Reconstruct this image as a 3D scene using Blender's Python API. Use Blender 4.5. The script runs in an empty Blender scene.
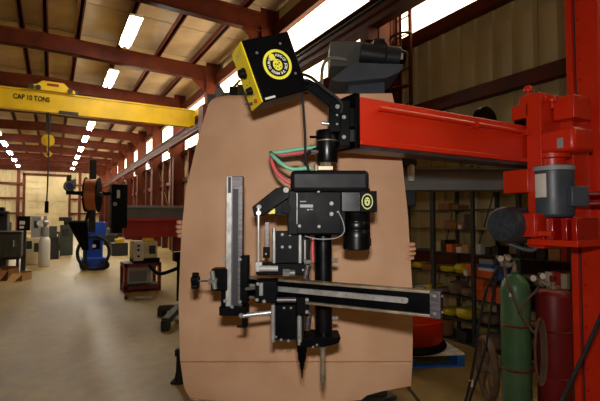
import bpy, math, random
from mathutils import Vector, Matrix
random.seed(7)
PI = math.pi
SC = bpy.context.scene
COL = SC.collection

# ---------------------------------------------------------------- camera
FOC, EYE = 434.0, 1.65
YAW = math.radians(29.8)            # camera turned right of the hall axis (+Y)
PIT = math.atan(18.5 / FOC)
RIGHT = Vector((math.cos(YAW), -math.sin(YAW), 0))
FWDH = Vector((math.sin(YAW), math.cos(YAW), 0))
FWD = (FWDH * math.cos(PIT) + Vector((0, 0, math.sin(PIT))))
UP = RIGHT.cross(FWD)
EYEP = Vector((0, 0, EYE))
cd = bpy.data.cameras.new('camera')
cd.sensor_width = 36.0
cd.lens = FOC / 600 * 36
cd.clip_end = 300
cam = bpy.data.objects.new('camera', cd)
COL.objects.link(cam)
cam.matrix_world = Matrix((( RIGHT.x, UP.x, -FWD.x, 0), (RIGHT.y, UP.y, -FWD.y, 0), (RIGHT.z, UP.z, -FWD.z, EYE), (0, 0, 0, 1)))
SC.camera = cam

# ---------------------------------------------------------------- world, flash, exposure
w = bpy.data.worlds.new('world'); SC.world = w
w.use_nodes = True
w.node_tree.nodes['Background'].inputs[0].default_value = (0.75, 0.85, 1, 1)
w.node_tree.nodes['Background'].inputs[1].default_value = 1.0
PANEL_GLOW = 3.2
TUBE_GLOW = 92.0
fl = bpy.data.lights.new('camera_flash_offscreen', 'AREA'); fl.shape = 'RECTANGLE'; fl.size = 0.10; fl.size_y = 0.06
fl.energy = 19; fl.color = (1, 0.97, 0.93)
flo = bpy.data.objects.new('camera_flash_offscreen', fl); COL.objects.link(flo)
flo.matrix_world = cam.matrix_world @ Matrix.Translation((0, 0.20, 0.03))
vs = SC.view_settings
vs.view_transform = 'Standard'; vs.look = 'None'; vs.exposure = 0.5; vs.gamma = 1.0; vs.use_curve_mapping = False
SC.cycles.max_bounces = 7
SC.cycles.diffuse_bounces = 4

# ---------------------------------------------------------------- pixel -> place helpers
def raydir(px, py):
    return FWD + RIGHT * ((px - 300) / FOC) + UP * ((200.5 - py) / FOC)
def P(px, py, d):                       # point on the ray at horizontal forward distance d
    r = raydir(px, py)
    return EYEP + r * (d / r.dot(FWDH))
def onX(px, py, X):
    r = raydir(px, py); return EYEP + r * (X / r.x)
def onY(px, py, Y):
    r = raydir(px, py); return EYEP + r * (Y / r.y)
def onZ(px, py, Z=0.0):
    r = raydir(px, py); return EYEP + r * ((Z - EYE) / r.z)
def S(d):                               # metres per pixel at distance d
    return d / FOC
CAMROT = Matrix.Rotation(-YAW, 4, 'Z')  # local x = camera right, y = forward
I4 = Matrix.Identity(4)

# ---------------------------------------------------------------- materials
def lin(c):
    return tuple((v / 255 / 12.92 if v / 255 <= .04045 else ((v / 255 + .055) / 1.055) ** 2.4) for v in c)
MATS = {}
def mat(name, rgb, rough=.5, metal=0.0, var=.25, scale=8.0, bump=0.0, bscale=40.0, emit=0.0, rgb2=None, coat=0.0, spec=.5, stretch=None):
    m = bpy.data.materials.new(name); m.use_nodes = True
    nt = m.node_tree; b = nt.nodes['Principled BSDF']
    c = lin(rgb)
    tc = nt.nodes.new('ShaderNodeTexCoord')
    src = tc.outputs['Object']
    if stretch:
        mp = nt.nodes.new('ShaderNodeMapping'); mp.inputs['Scale'].default_value = stretch
        nt.links.new(src, mp.inputs['Vector']); src = mp.outputs['Vector']
    n = nt.nodes.new('ShaderNodeTexNoise'); n.inputs['Scale'].default_value = scale; n.inputs['Detail'].default_value = 6
    nt.links.new(src, n.inputs['Vector'])
    cr = nt.nodes.new('ShaderNodeValToRGB')
    c2 = lin(rgb2) if rgb2 else tuple(v * (1 - var) for v in c)
    c1 = c if rgb2 else tuple(min(1, v * (1 + var * .5)) for v in c)
    cr.color_ramp.elements[0].position = .3; cr.color_ramp.elements[1].position = .7
    cr.color_ramp.elements[0].color = (*c2, 1); cr.color_ramp.elements[1].color = (*c1, 1)
    nt.links.new(n.outputs['Fac'], cr.inputs['Fac'])
    nt.links.new(cr.outputs['Color'], b.inputs['Base Color'])
    mr = nt.nodes.new('ShaderNodeMapRange')
    mr.inputs['To Min'].default_value = max(.03, rough - .12); mr.inputs['To Max'].default_value = min(1, rough + .12)
    nt.links.new(n.outputs['Fac'], mr.inputs['Value']); nt.links.new(mr.outputs['Result'], b.inputs['Roughness'])
    b.inputs['Metallic'].default_value = metal
    b.inputs['Specular IOR Level'].default_value = spec
    if coat: b.inputs['Coat Weight'].default_value = coat; b.inputs['Coat Roughness'].default_value = .15
    if bump:
        n2 = nt.nodes.new('ShaderNodeTexNoise'); n2.inputs['Scale'].default_value = bscale; n2.inputs['Detail'].default_value = 4
        nt.links.new(src, n2.inputs['Vector'])
        bp = nt.nodes.new('ShaderNodeBump'); bp.inputs['Strength'].default_value = bump; bp.inputs['Distance'].default_value = .02
        nt.links.new(n2.outputs['Fac'], bp.inputs['Height']); nt.links.new(bp.outputs['Normal'], b.inputs['Normal'])
    if emit:
        b.inputs['Emission Color'].default_value = (*c, 1); b.inputs['Emission Strength'].default_value = emit
    MATS[name] = m
    return m
mat('red', (206, 38, 5), .38, 0, .16, 3, coat=.12)
mat('red_gloss', (170, 18, 10), .2, 0, .2, 8, coat=.6)
mat('red_dull', (124, 24, 16), .5, 0, .25, 5)
mat('black', (7, 7, 9), .42, 0, .3, 12, spec=.06)
mat('black_gloss', (7, 7, 10), .28, 0, .2, 12, spec=.35)
mat('black_flat', (8, 8, 10), .6, 0, .3, 12, spec=.15)
mat('charcoal', (22, 22, 25), .5, 0, .2, 12, spec=.2)
mat('red_mid', (172, 34, 22), .5, 0, .2, 5)
mat('rubber', (16, 15, 15), .75, 0, .3, 20)
mat('steel', (186, 184, 180), .32, .55, .25, 30)
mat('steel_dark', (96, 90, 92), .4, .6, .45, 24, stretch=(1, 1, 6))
mat('steel_warm', (156, 140, 118), .4, .5, .4, 24)
mat('chrome', (215, 214, 212), .2, .6, .08, 20)
mat('zinc', (128, 126, 122), .5, .4, .15, 60)
mat('yellow', (250, 222, 16), .42, 0, .1, 8)
mat('crane_yellow', (216, 176, 8), .5, 0, .22, 1.2)
mat('logo_yellow', (240, 232, 70), .5, 0, .06, 30)
mat('logo_pale', (205, 205, 120), .5, 0, .06, 30)
mat('white_paint', (232, 232, 228), .5, 0, .06, 30)
mat('label_grey', (150, 150, 152), .5, 0, .1, 60)
mat('motor_grey', (66, 72, 82), .42, 0, .18, 10)
mat('motor_dark', (44, 48, 56), .42, 0, .2, 10)
mat('blue_grey', (88, 98, 114), .5, 0, .2, 4)
mat('boom_grey', (112, 116, 114), .5, 0, .2, 3)
mat('cardboard', (216, 174, 140), .82, 0, .1, 3.4, bump=.16, bscale=6, rgb2=(197, 152, 118), spec=.2)
mat('handle_grey', (176, 174, 170), .5, .1, .1, 20)
mat('box_brown', (150, 104, 62), .85, 0, .2, 12, spec=.2)
mat('box_tan', (186, 148, 100), .85, 0, .15, 12, spec=.2)
mat('box_orange', (226, 100, 40), .6, 0, .12, 20)
mat('box_white', (216, 212, 200), .6, 0, .08, 20)
mat('box_blue', (44, 88, 170), .6, 0, .15, 20)
mat('box_red', (180, 30, 24), .6, 0, .15, 20)
mat('bag_yellow', (214, 190, 30), .5, 0, .22, 14, bump=.3, bscale=30)
mat('bag_brown', (130, 106, 84), .7, 0, .35, 20, bump=.3, bscale=30)
mat('pink_hose', (226, 96, 104), .5, 0, .1, 20)
mat('green_hose', (126, 206, 170), .5, 0, .1, 20)
mat('green_gas', (78, 118, 82), .38, 0, .22, 6)
mat('red_gas', (122, 20, 26), .42, 0, .25, 6)
mat('hose_brown', (106, 82, 60), .65, 0, .3, 15)
mat('skin', (214, 158, 128), .5, 0, .1, 25)
mat('cloth_dark', (28, 30, 38), .9, 0, .25, 20)
mat('cloth_blue', (52, 62, 84), .9, 0, .25, 20)
mat('hair', (50, 36, 26), .7, 0, .3, 60)
mat('pallet_blue', (28, 92, 176), .7, 0, .35, 8)
mat('pallet_worn', (222, 218, 204), .8, 0, .25, 8)
mat('steel_brown', (92, 35, 13), .6, 0, .25, 2.5, rgb2=(68, 25, 9), spec=.2)
mat('siding', (194, 178, 132), .6, 0, .16, 1.1, rgb2=(170, 154, 112))
mat('far_siding', (190, 174, 134), .6, 0, .16, .8, rgb2=(164, 148, 110))
mat('roof', (198, 178, 150), .8, 0, .14, 1.1, rgb2=(172, 150, 124))
mat('shelf_steel', (56, 60, 58), .6, .2, .3, 10)
mat('machine_green', (66, 72, 66), .6, 0, .25, 5)
mat('machine_dark', (38, 38, 40), .6, 0, .3, 6)
mat('machine_beige', (206, 194, 160), .55, 0, .15, 6)
mat('machine_blue', (20, 84, 214), .45, 0, .25, 6)
mat('copper', (222, 140, 96), .35, .7, .25, 40, stretch=(1, 1, 30))
mat('tank_white', (232, 232, 226), .4, 0, .06, 6)
mat('dial', (226, 226, 220), .4, 0, .04, 30)
mat('glow_panel', (255, 234, 194), .6, 0, .06, .8, emit=PANEL_GLOW)
mat('tube', (255, 250, 235), .5, 0, .02, 2, emit=TUBE_GLOW)
mat('red_button', (190, 50, 20), .4, 0, .1, 20)

def floor_material():
    m = bpy.data.materials.new('floor_concrete'); m.use_nodes = True
    nt = m.node_tree; b = nt.nodes['Principled BSDF']; L = nt.links
    tc = nt.nodes.new('ShaderNodeTexCoord')
    n1 = nt.nodes.new('ShaderNodeTexNoise'); n1.inputs['Scale'].default_value = .55; n1.inputs['Detail'].default_value = 9; n1.inputs['Roughness'].default_value = .62
    n2 = nt.nodes.new('ShaderNodeTexNoise'); n2.inputs['Scale'].default_value = 6; n2.inputs['Detail'].default_value = 8
    mp = nt.nodes.new('ShaderNodeMapping'); mp.inputs['Scale'].default_value = (1, .35, 1)
    L.new(tc.outputs['Object'], mp.inputs['Vector']); L.new(mp.outputs['Vector'], n1.inputs['Vector']); L.new(tc.outputs['Object'], n2.inputs['Vector'])
    cr = nt.nodes.new('ShaderNodeValToRGB')
    e = cr.color_ramp.elements
    e[0].position = .3; e[0].color = (*lin((122, 98, 50)), 1)
    e[1].position = .72; e[1].color = (*lin((194, 168, 110)), 1)
    x = e.new(.5); x.color = (*lin((158, 132, 76)), 1)
    mx = nt.nodes.new('ShaderNodeMix'); mx.data_type = 'RGBA'; mx.blend_type = 'MULTIPLY'; mx.inputs['Factor'].default_value = .62
    cr2 = nt.nodes.new('ShaderNodeValToRGB'); cr2.color_ramp.elements[0].position = .35; cr2.color_ramp.elements[0].color = (.55, .52, .48, 1); cr2.color_ramp.elements[1].position = .65
    L.new(n1.outputs['Fac'], cr.inputs['Fac']); L.new(n2.outputs['Fac'], cr2.inputs['Fac'])
    L.new(cr.outputs['Color'], mx.inputs['A']); L.new(cr2.outputs['Color'], mx.inputs['B'])
    L.new(mx.outputs['Result'], b.inputs['Base Color'])
    mr = nt.nodes.new('ShaderNodeMapRange'); mr.inputs['To Min'].default_value = .38; mr.inputs['To Max'].default_value = .62
    L.new(n2.outputs['Fac'], mr.inputs['Value']); L.new(mr.outputs['Result'], b.inputs['Roughness'])
    bp = nt.nodes.new('ShaderNodeBump'); bp.inputs['Strength'].default_value = .08; bp.inputs['Distance'].default_value = .01
    L.new(n2.outputs['Fac'], bp.inputs['Height']); L.new(bp.outputs['Normal'], b.inputs['Normal'])
    MATS['floor'] = m
floor_material()

# ---------------------------------------------------------------- mesh builder
class MB:
    def __init__(self, M=None):
        self.v = []; self.f = []; self.M = M or I4
    def add(self, vs, fs, M=None):
        o = len(self.v); T = self.M @ M if M is not None else self.M
        self.v += [T @ Vector(p) for p in vs]
        self.f += [tuple(i + o for i in q) for q in fs]
        return self
    def box(self, c, s, M=None):
        x, y, z = s[0] / 2, s[1] / 2, s[2] / 2
        vs = [(c[0] + a * x, c[1] + b * y, c[2] + d * z) for d in (-1, 1) for b in (-1, 1) for a in (-1, 1)]
        return self.add(vs, [(0, 2, 3, 1), (4, 5, 7, 6), (0, 1, 5, 4), (2, 6, 7, 3), (0, 4, 6, 2), (1, 3, 7, 5)], M)
    def bx(self, a, b):                 # box by two corners
        return self.box([(p + q) / 2 for p, q in zip(a, b)], [abs(q - p) for p, q in zip(a, b)])
    def pbox(self, x0, y0, x1, y1, d, t, frame=None):   # camera-facing box: front face in plane d
        c = P((x0 + x1) / 2, (y0 + y1) / 2, d + t / 2)
        k = (d) / FOC
        a = P(x0, (y0 + y1) / 2, d); b = P(x1, (y0 + y1) / 2, d)
        zt = P((x0 + x1) / 2, y0, d).z; zb = P((x0 + x1) / 2, y1, d).z
        mid = (a + b) / 2; mid.z = (zt + zb) / 2
        c = mid + FWDH * (t / 2)
        return self.box((0, 0, 0), ((b - a).length, t, zt - zb), Matrix.Translation(c) @ CAMROT)
    def xbox(self, x0, y0, x1, y1, X, sx):   # -X face at X
        m = ((y0 + y1) / 2); a = onX(x0, m, X); b = onX(x1, m, X); xm = (x0 + x1) / 2
        zt = onX(xm, y0, X).z; zb = onX(xm, y1, X).z
        return self.bx((X, b.y, zb), (X + sx, a.y, zt))
    def ybox(self, x0, y0, x1, y1, Y, sy, zb=None):   # -Y face at Y
        m = ((y0 + y1) / 2); a = onY(x0, m, Y); b = onY(x1, m, Y); xm = (x0 + x1) / 2
        zt = onY(xm, y0, Y).z
        if zb is None: zb = onY(xm, y1, Y).z
        return self.bx((a.x, Y, zb), (b.x, Y + sy, zt))
    def cyl(self, p0, p1, r0, r1=None, n=20, caps=True):
        p0 = Vector(p0); p1 = Vector(p1); r1 = r0 if r1 is None else r1
        z = (p1 - p0).normalized(); x = z.orthogonal().normalized(); y = z.cross(x)
        vs = []
        for k in range(n):
            a = 2 * PI * k / n; dv = x * math.cos(a) + y * math.sin(a)
            vs += [p0 + dv * r0, p1 + dv * r1]
        fs = [(2 * k, 2 * ((k + 1) % n), 2 * ((k + 1) % n) + 1, 2 * k + 1) for k in range(n)]
        if caps:
            fs.append(tuple(2 * k for k in range(n))[::-1]); fs.append(tuple(2 * k + 1 for k in range(n)))
        return self.add(vs, fs)
    def disc(self, px, py, d, rpx, ln, n=20):     # camera-facing short cylinder, front at d
        a = P(px, py, d); return self.cyl(a, a + FWDH * ln, rpx * S(d), n=n)
    def pcyl(self, a, b, rpx, rpx2=None, n=20):
        d = a[2]; return self.cyl(P(*a), P(*b), rpx * S(d), (rpx2 if rpx2 is not None else rpx) * S(b[2]), n)
    def lathe(self, base, prof, n=28, axis=(0, 0, 1)):   # prof: [(r, h)]
        z = Vector(axis).normalized(); x = z.orthogonal().normalized(); y = z.cross(x); base = Vector(base)
        vs = []; m = len(prof)
        for k in range(n):
            a = 2 * PI * k / n; dv = x * math.cos(a) + y * math.sin(a)
            vs += [base + dv * max(r, 1e-4) + z * h for r, h in prof]
        fs = []
        for k in range(n):
            k2 = (k + 1) % n
            for j in range(m - 1): fs.append((k * m + j, k2 * m + j, k2 * m + j + 1, k * m + j + 1))
        fs.append(tuple(k * m for k in range(n))[::-1]); fs.append(tuple(k * m + m - 1 for k in range(n)))
        return self.add(vs, fs)
    def tube(self, pts, r, n=10, steps=6, closed=False):   # smooth tube through points (Catmull-Rom)
        q = [Vector(p) for p in pts]; N = len(q); path = []
        segs = N if closed else N - 1
        for i in range(segs):
            g = (lambda j: q[j % N]) if closed else (lambda j: q[min(max(j, 0), N - 1)])
            a, b, c, e = g(i - 1), g(i), g(i + 1), g(i + 2)
            for s in range(steps):
                t = s / steps
                path.append(.5 * ((2 * b) + (c - a) * t + (2 * a - 5 * b + 4 * c - e) * t * t + (3 * b - a - 3 * c + e) * t ** 3))
        if not closed: path.append(q[-1])
        m = len(path); vs = []; prev = None
        for i in range(m):
            t = (path[(i + 1) % m] - path[i - 1]) if closed else (path[min(i + 1, m - 1)] - path[max(i - 1, 0)])
            t.normalize()
            x = t.orthogonal().normalized() if prev is None else (prev - t * prev.dot(t)).normalized()
            prev = x; y = t.cross(x)
            vs += [path[i] + (x * math.cos(2 * PI * k / n) + y * math.sin(2 * PI * k / n)) * r for k in range(n)]
        fs = []
        for i in range(m if closed else m - 1):
            j = (i + 1) % m
            fs += [(i * n + k, i * n + (k + 1) % n, j * n + (k + 1) % n, j * n + k) for k in range(n)]
        if not closed: fs.append(tuple(range(n))[::-1]); fs.append(tuple((m - 1) * n + k for k in range(n)))
        return self.add(vs, fs)
    def ptube(self, pts, rpx, **k):
        return self.tube([P(*p) for p in pts], rpx * S(pts[0][2]), **k)
    def prism(self, poly, t, M=None):       # polygon in local xz, extruded t along +y
        n = len(poly); vs = [(x, 0, z) for x, z in poly] + [(x, t, z) for x, z in poly]
        fs = [tuple(range(n)), tuple(range(2 * n - 1, n - 1, -1))] + [(i, i + n, (i + 1) % n + n, (i + 1) % n) for i in range(n)]
        return self.add(vs, fs, M)
    def pprism(self, pix, d, t):            # camera-facing plate from pixel outline
        q = [P(x, y, d) for x, y in pix]; n = len(q); vs = q + [p + FWDH * t for p in q]
        fs = [tuple(range(n)), tuple(range(2 * n - 1, n - 1, -1))] + [(i, i + n, (i + 1) % n + n, (i + 1) % n) for i in range(n)]
        return self.add(vs, fs)
    def sphere(self, c, r, n=16, sc=(1, 1, 1)):
        prof = []
        vs = []; fs = []; m = n // 2
        for j in range(m + 1):
            th = PI * j / m
            for k in range(n):
                a = 2 * PI * k / n
                vs.append((c[0] + r * sc[0] * math.sin(th) * math.cos(a), c[1] + r * sc[1] * math.sin(th) * math.sin(a), c[2] + r * sc[2] * math.cos(th)))
        for j in range(m):
            for k in range(n): fs.append((j * n + k, (j + 1) * n + k, (j + 1) * n + (k + 1) % n, j * n + (k + 1) % n))
        return self.add(vs, fs)

ORG = {}
def org(o):
    return ORG.get(o.name, Vector((0, 0, 0)))
def fix_normals(me):
    import bmesh
    bm = bmesh.new(); bm.from_mesh(me)
    bmesh.ops.remove_doubles(bm, verts=bm.verts, dist=1e-6)
    bmesh.ops.recalc_face_normals(bm, faces=bm.faces)
    bm.to_mesh(me); bm.free()
def obj(name, mb, m, parent=None, bevel=0.0, at=None, smooth=True, label=None):
    o0 = org(parent) if parent else (Vector(at) if at is not None else Vector((0, 0, 0)))
    me = bpy.data.meshes.new(name)
    me.from_pydata([tuple(p - o0) for p in mb.v], [], mb.f)
    fix_normals(me)
    if smooth:
        me.shade_smooth(); me.set_sharp_from_angle(angle=math.radians(38))
    me.materials.append(MATS[m])
    o = bpy.data.objects.new(name, me); COL.objects.link(o)
    if parent: o.parent = parent
    else: o.location = o0
    ORG[o.name] = o0.copy()
    if bevel:
        b = o.modifiers.new('bevel', 'BEVEL'); b.width = bevel; b.segments = 2; b.limit_method = 'ANGLE'; b.angle_limit = math.radians(40)
    if label: o['label'] = label
    return o
def tag(o, label, cat, group=None):
    o['label'] = label; o['category'] = cat
    if group: o['group'] = group
    return o
def thing(name, label, cat, loc, group=None):
    o = bpy.data.objects.new(name, None); COL.objects.link(o)
    o.empty_display_size = .1; o.location = loc; ORG[o.name] = Vector(loc)
    return tag(o, label, cat, group)
def struct(o):
    o['kind'] = 'structure'; return o
def inst(name, src, parent, loc, rot=None):      # another object sharing src's mesh, placed in the parent's frame
    o = bpy.data.objects.new(name, src.data if hasattr(src, 'data') else src); COL.objects.link(o)
    o.parent = parent; o.location = Vector(loc) - org(parent)
    if rot is not None: o.rotation_euler = rot
    ORG[o.name] = org(parent)
    return o
def mesh_of(mb, m, name, smooth=True):
    me = bpy.data.meshes.new(name); me.from_pydata([tuple(p) for p in mb.v], [], mb.f); fix_normals(me)
    if smooth: me.shade_smooth(); me.set_sharp_from_angle(angle=math.radians(38))
    me.materials.append(MATS[m]); return me
_b = MB(); _b.cyl((0, 0, 0), (0, .6, 0), 1.25, n=16); _b.cyl((0, -.9, 0), (0, 0, 0), .95, n=6)
BOLT = {k: mesh_of(_b, k, 'bolt_' + k) for k in ('zinc', 'black', 'steel', 'red')}
def bolts(parent, pts, d, rpx=2.2, kind='zinc', rz=-YAW):      # camera-facing screw heads
    for (x, y) in pts:
        o = inst('bolt', BOLT[kind], parent, P(x, y, d), (0, 0, rz)); s = rpx * .62 * S(d); o.scale = (s, s, s)
def text_geo(body, size=1.0, align='CENTER'):
    c = bpy.data.curves.new('t', 'FONT'); c.body = body; c.size = size; c.align_x = align; c.align_y = 'CENTER'; c.offset = size * .02
    o = bpy.data.objects.new('t', c); COL.objects.link(o)
    me = o.evaluated_get(bpy.context.evaluated_depsgraph_get()).to_mesh()
    vs = [v.co.copy() for v in me.vertices]; fs = [tuple(p.vertices) for p in me.polygons]
    bpy.data.objects.remove(o); bpy.data.curves.remove(c)
    return vs, fs
def text_on(mb, body, M, size, align='CENTER'):      # M maps local (x, y up, z out) to the surface
    bpy.context.view_layer.update()
    vs, fs = text_geo(body, size, align); mb.add(vs, fs, M)
TXZ = Matrix(((1, 0, 0, 0), (0, 0, -1, 0), (0, 1, 0, 0), (0, 0, 0, 1)))    # text plane xy -> xz, facing -y

# ================================================================ THE BUILDING
FY = [6.3 + 5.2 * k for k in range(-3, 11)]          # steel frames
XW, XL, YF, YB, RX = 5.8, -7.0, 58.5, -9.5, -0.6
def roofz(x): return 8.12 - .03 * abs(x - RX)
fl_ = MB().bx((XL - .2, YB - .2, -.2), (XW + .2, YF + .2, 0)); struct(obj('floor', fl_, 'floor'))

def ribbed(wd, ht, t=.03, rib=.3, rd=.035):       # siding sheet in local x (width) and z, front toward -y
    prof = []; n = max(1, round(wd / rib)); r = wd / n
    for k in range(n):
        a = k * r
        prof += [(a, 0), (a + r * .62, 0), (a + r * .7, -rd), (a + r * .88, -rd), (a + r * .96, 0)]
    prof.append((wd, 0))
    mb = MB(); m = len(prof); vs = []
    for z in (0, ht):
        vs += [(x, y, z) for x, y in prof]
    vs += [(0, t, 0), (wd, t, 0), (0, t, ht), (wd, t, ht)]
    fs = [(i, i + 1, i + 1 + m, i + m) for i in range(m - 1)]
    q = 2 * m
    fs += [(q, q + 2, q + 3, q + 1), (0, m, q + 2, q), (m - 1, q + 1, q + 3, 2 * m - 1)]
    mb.add(vs, fs); return mb

wr = struct(obj('wall_right', MB().bx((XW + .06, YB, 0), (XW + .2, YF, 8.2)), 'siding'))
PW = 1.3
low_me = mesh_of(ribbed(PW - .012, 5.05, rd=.05), 'siding', 'siding_panel', smooth=False)
up_me = mesh_of(ribbed(PW - .012, 2.15), 'glow_panel', 'daylight_panel', smooth=False)
full_me = mesh_of(ribbed(PW - .012, 7.2, rd=.05), 'siding', 'tall_siding_panel', smooth=False)
n_p = int((YF - YB) / PW)
for k in range(n_p):
    y = YB + k * PW
    inst('siding_panel', low_me, wr, (XW + .03, y + PW, 0), (0, 0, -PI / 2))
    inst('daylight_panel' if y + PW > 3.6 else 'daylight_panel_offscreen', up_me, wr, (XW + .03, y + PW, 5.05), (0, 0, -PI / 2))
for z, h in ((.9, .2), (2.2, .2), (3.5, .2), (4.83, .2), (7.05, .4)):
    obj('girt', MB().bx((XW - .17, YB, z), (XW - .012, YF, z + h)), 'steel_brown', wr)
for y in FY[4:-1]:
    for q in (1.73, 3.46): obj('wall_post', MB().bx((5.5, y + q - .1, 0), (5.78, y + q + .1, 5.0)), 'steel_brown', wr)
for i, y in enumerate(FY):
    c = MB()
    c.bx((5.22, y - .14, 0), (5.25, y + .14, 7.3)).bx((5.25, y - .012, 0), (5.77, y + .012, 7.9)).bx((5.77, y - .14, 0), (5.79, y + .14, 7.9))
    obj('column', c, 'steel_brown', wr)
    c = MB().bx((4.98, y - .12, 4.95), (5.24, y + .12, 5.2)); c.bx((5.06, y - .1, 4.75), (5.24, y + .1, 4.95))
    obj('bracket', c, 'steel_brown', wr)
rb = MB()
rb.bx((5.0, YB, 5.2), (5.22, YF, 5.23)).bx((5.1, YB, 5.23), (5.12, YF, 5.62)).bx((4.98, YB, 5.62), (5.24, YF, 5.65)).bx((5.08, YB, 5.65), (5.14, YF, 5.71))
obj('runway_beam', rb, 'steel_brown', wr)
obj('conduit', MB().cyl((4.97, YB, 5.5), (4.97, YF, 5.5), .028, n=10), 'machine_dark', wr)
# diagonal wall braces between columns
for k in (6, 8, 10):
    y = FY[k]
    obj('brace', MB().cyl((5.6, y, .4), (5.6, y + 5.2, 4.6), .04, n=8), 'steel_brown', wr)

# far wall, its girts, posts and sectional door
wf = struct(obj('wall_far', MB().bx((XL, YF + .06, 0), (XW, YF + .2, 8.3)), 'far_siding'))
far_me = mesh_of(ribbed(1.07 - .02, 8.0, rib=.53), 'far_siding', 'far_panel', smooth=False)
for k in range(12): inst('siding_panel', far_me, wf, (XL + k * 1.07, YF + .03, 0))
for z in (2.2, 3.9, 5.6, 7.2): obj('girt', MB().bx((XL, YF - .2, z), (XW, YF - .02, z + .2)), 'steel_brown', wf)
for x in (-6.2, -3.3, 2.9, 5.2): obj('post', MB().bx((x - .16, YF - .32, 0), (x + .16, YF - .2, 7.9)), 'steel_brown', wf)
dr = struct(obj('door_1', MB().bx((-2.6, YF - .30, 0), (1.7, YF - .22, 6.6)), 'far_siding'))
for r in range(9):
    for c_ in range(4):
        x0 = -2.6 + c_ * 1.075; z0 = r * .733
        obj('door_panel', MB().bx((x0 + .05, YF - .38, z0 + .05), (x0 + 1.03, YF - .295, z0 + .69)), 'far_siding', dr)
for x in (-2.75, 1.85): obj('door_jamb', MB().bx((x - .13, YF - .36, 0), (x + .13, YF - .2, 6.9)), 'steel_brown', dr)
obj('door_header', MB().bx((-2.9, YF - .36, 6.6), (2.0, YF - .2, 6.9)), 'steel_brown', dr)

# left and back walls (outside the frame)
wl = struct(obj('wall_left', MB().bx((XL - .2, YB, 0), (XL - .06, YF, 8.2)), 'siding'))
for k in range(n_p):
    y = YB + k * PW
    inst('siding_panel', full_me, wl, (XL - .03, y, 0), (0, 0, PI / 2))
wb = struct(obj('wall_back', MB().bx((XL, YB - .2, 0), (XW, YB - .06, 8.3)), 'siding'))
obj('runway_beam', MB().bx((-6.42, YB, 5.2), (-6.2, YF, 5.7)), 'steel_brown', wl)
for y in FY[:12]: obj('column', MB().bx((-6.95, y - .12, 0), (-6.45, y + .12, 7.4)), 'steel_brown', wl)

# roof: sheets, purlins and rafters
PX = [-6.2, -4.85, -3.5, -2.1, -.95, -.3, .65, 2.0, 3.35, 4.7]
ce = MB()
for s0, s1 in ((XL - .2, RX), (RX, XW + .2)):
    ce.add([(s0, YB, roofz(s0) + .08), (s1, YB, roofz(s1) + .08), (s1, YF, roofz(s1) + .08), (s0, YF, roofz(s0) + .08),
            (s0, YB, roofz(s0) + .2), (s1, YB, roofz(s1) + .2), (s1, YF, roofz(s1) + .2), (s0, YF, roofz(s0) + .2)],
           [(0, 1, 2, 3), (7, 6, 5, 4), (0, 4, 5, 1), (1, 5, 6, 2), (2, 6, 7, 3), (3, 7, 4, 0)])
ce = struct(obj('ceiling', ce, 'roof'))
edges = [XL] + PX + [XW]
sheets = {}
for a, b in zip(edges[:-1], edges[1:]):
    wd = round(b - a, 3)
    if wd not in sheets: sheets[wd] = mesh_of(MB().box((0, 0, 0), (wd - .02, 2.56, .05)), 'roof', 'roof_sheet')
    xm = (a + b) / 2; tilt = math.atan(.03) * (1 if xm < RX else -1)
    for k, y in enumerate(FY):
        for q in (0, 1):
            inst('roof_sheet', sheets[wd], ce, (xm, y + 1.3 + 2.6 * q, roofz(xm) + .02), (0, -tilt, 0))
for x in PX:
    pm = MB().bx((x - .045, YB, roofz(x) - .24), (x + .045, YF, roofz(x) - .01)); pm.bx((x - .09, YB, roofz(x) - .24), (x + .09, YF, roofz(x) - .222))
    obj('purlin', pm, 'steel_brown', ce)
for y in FY:
    m_ = MB()
    for s0, s1 in ((XL, RX), (RX, 5.24)):
        for (h0, h1, hw) in ((-.80, -.77, .11), (-.77, -.26, .012), (-.26, -.235, .11)):
            za, zb = roofz(s0), roofz(s1)
            m_.add([(s0, y - hw, za + h0), (s1, y - hw, zb + h0), (s1, y + hw, zb + h0), (s0, y + hw, za + h0),
                    (s0, y - hw, za + h1), (s1, y - hw, zb + h1), (s1, y + hw, zb + h1), (s0, y + hw, za + h1)],
                   [(0, 1, 2, 3), (7, 6, 5, 4), (0, 4, 5, 1), (1, 5, 6, 2), (2, 6, 7, 3), (3, 7, 4, 0)])
    m_.add([(5.225, y - .02, 6.7), (5.215, y - .02, 6.7), (4.6, y - .02, 7.2), (5.225, y - .02, 7.2), (5.225, y + .02, 6.7), (5.215, y + .02, 6.7), (4.6, y + .02, 7.2), (5.225, y + .02, 7.2)],
           [(0, 1, 2, 3), (7, 6, 5, 4), (0, 4, 5, 1), (1, 5, 6, 2), (2, 6, 7, 3), (3, 7, 4, 0)])
    obj('rafter', m_, 'steel_brown', ce)

# ================================================================ FLUORESCENT LIGHTS
def light_proto(loc, label, group):
    t = thing('ceiling_light', label, 'light', loc, group)
    x, y, z = loc
    obj('housing', MB().bx((x - .19, y - 1.2, z), (x + .19, y + 1.2, z + .07)), 'white_paint', t)
    for s in (-1, 1): obj('tube', MB().cyl((x + s * .09, y - 1.16, z - .03), (x + s * .09, y + 1.16, z - .03), .045, n=10), 'tube', t)
    for s in (-1, 1): obj('hanger', MB().cyl((x, y + s * .9, z + .07), (x, y + s * .9, roofz(x) + .0), .012, n=6), 'machine_dark', t)
    return t
def dup(root, loc, label=None):
    r = root.copy(); COL.objects.link(r); r.location = loc; ORG[r.name] = Vector(loc)
    if label: r['label'] = label
    for ch in list(root.children):
        c = ch.copy(); COL.objects.link(c); c.parent = r
        for g in ch.children:
            d = g.copy(); COL.objects.link(d); d.parent = c
    return r
LZ = 7.48
p0 = light_proto((2.02, 14.2, LZ), 'bright fluorescent tube fixture in the long roof row near the daylight wall', 'lights in the row near the daylight wall')
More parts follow.
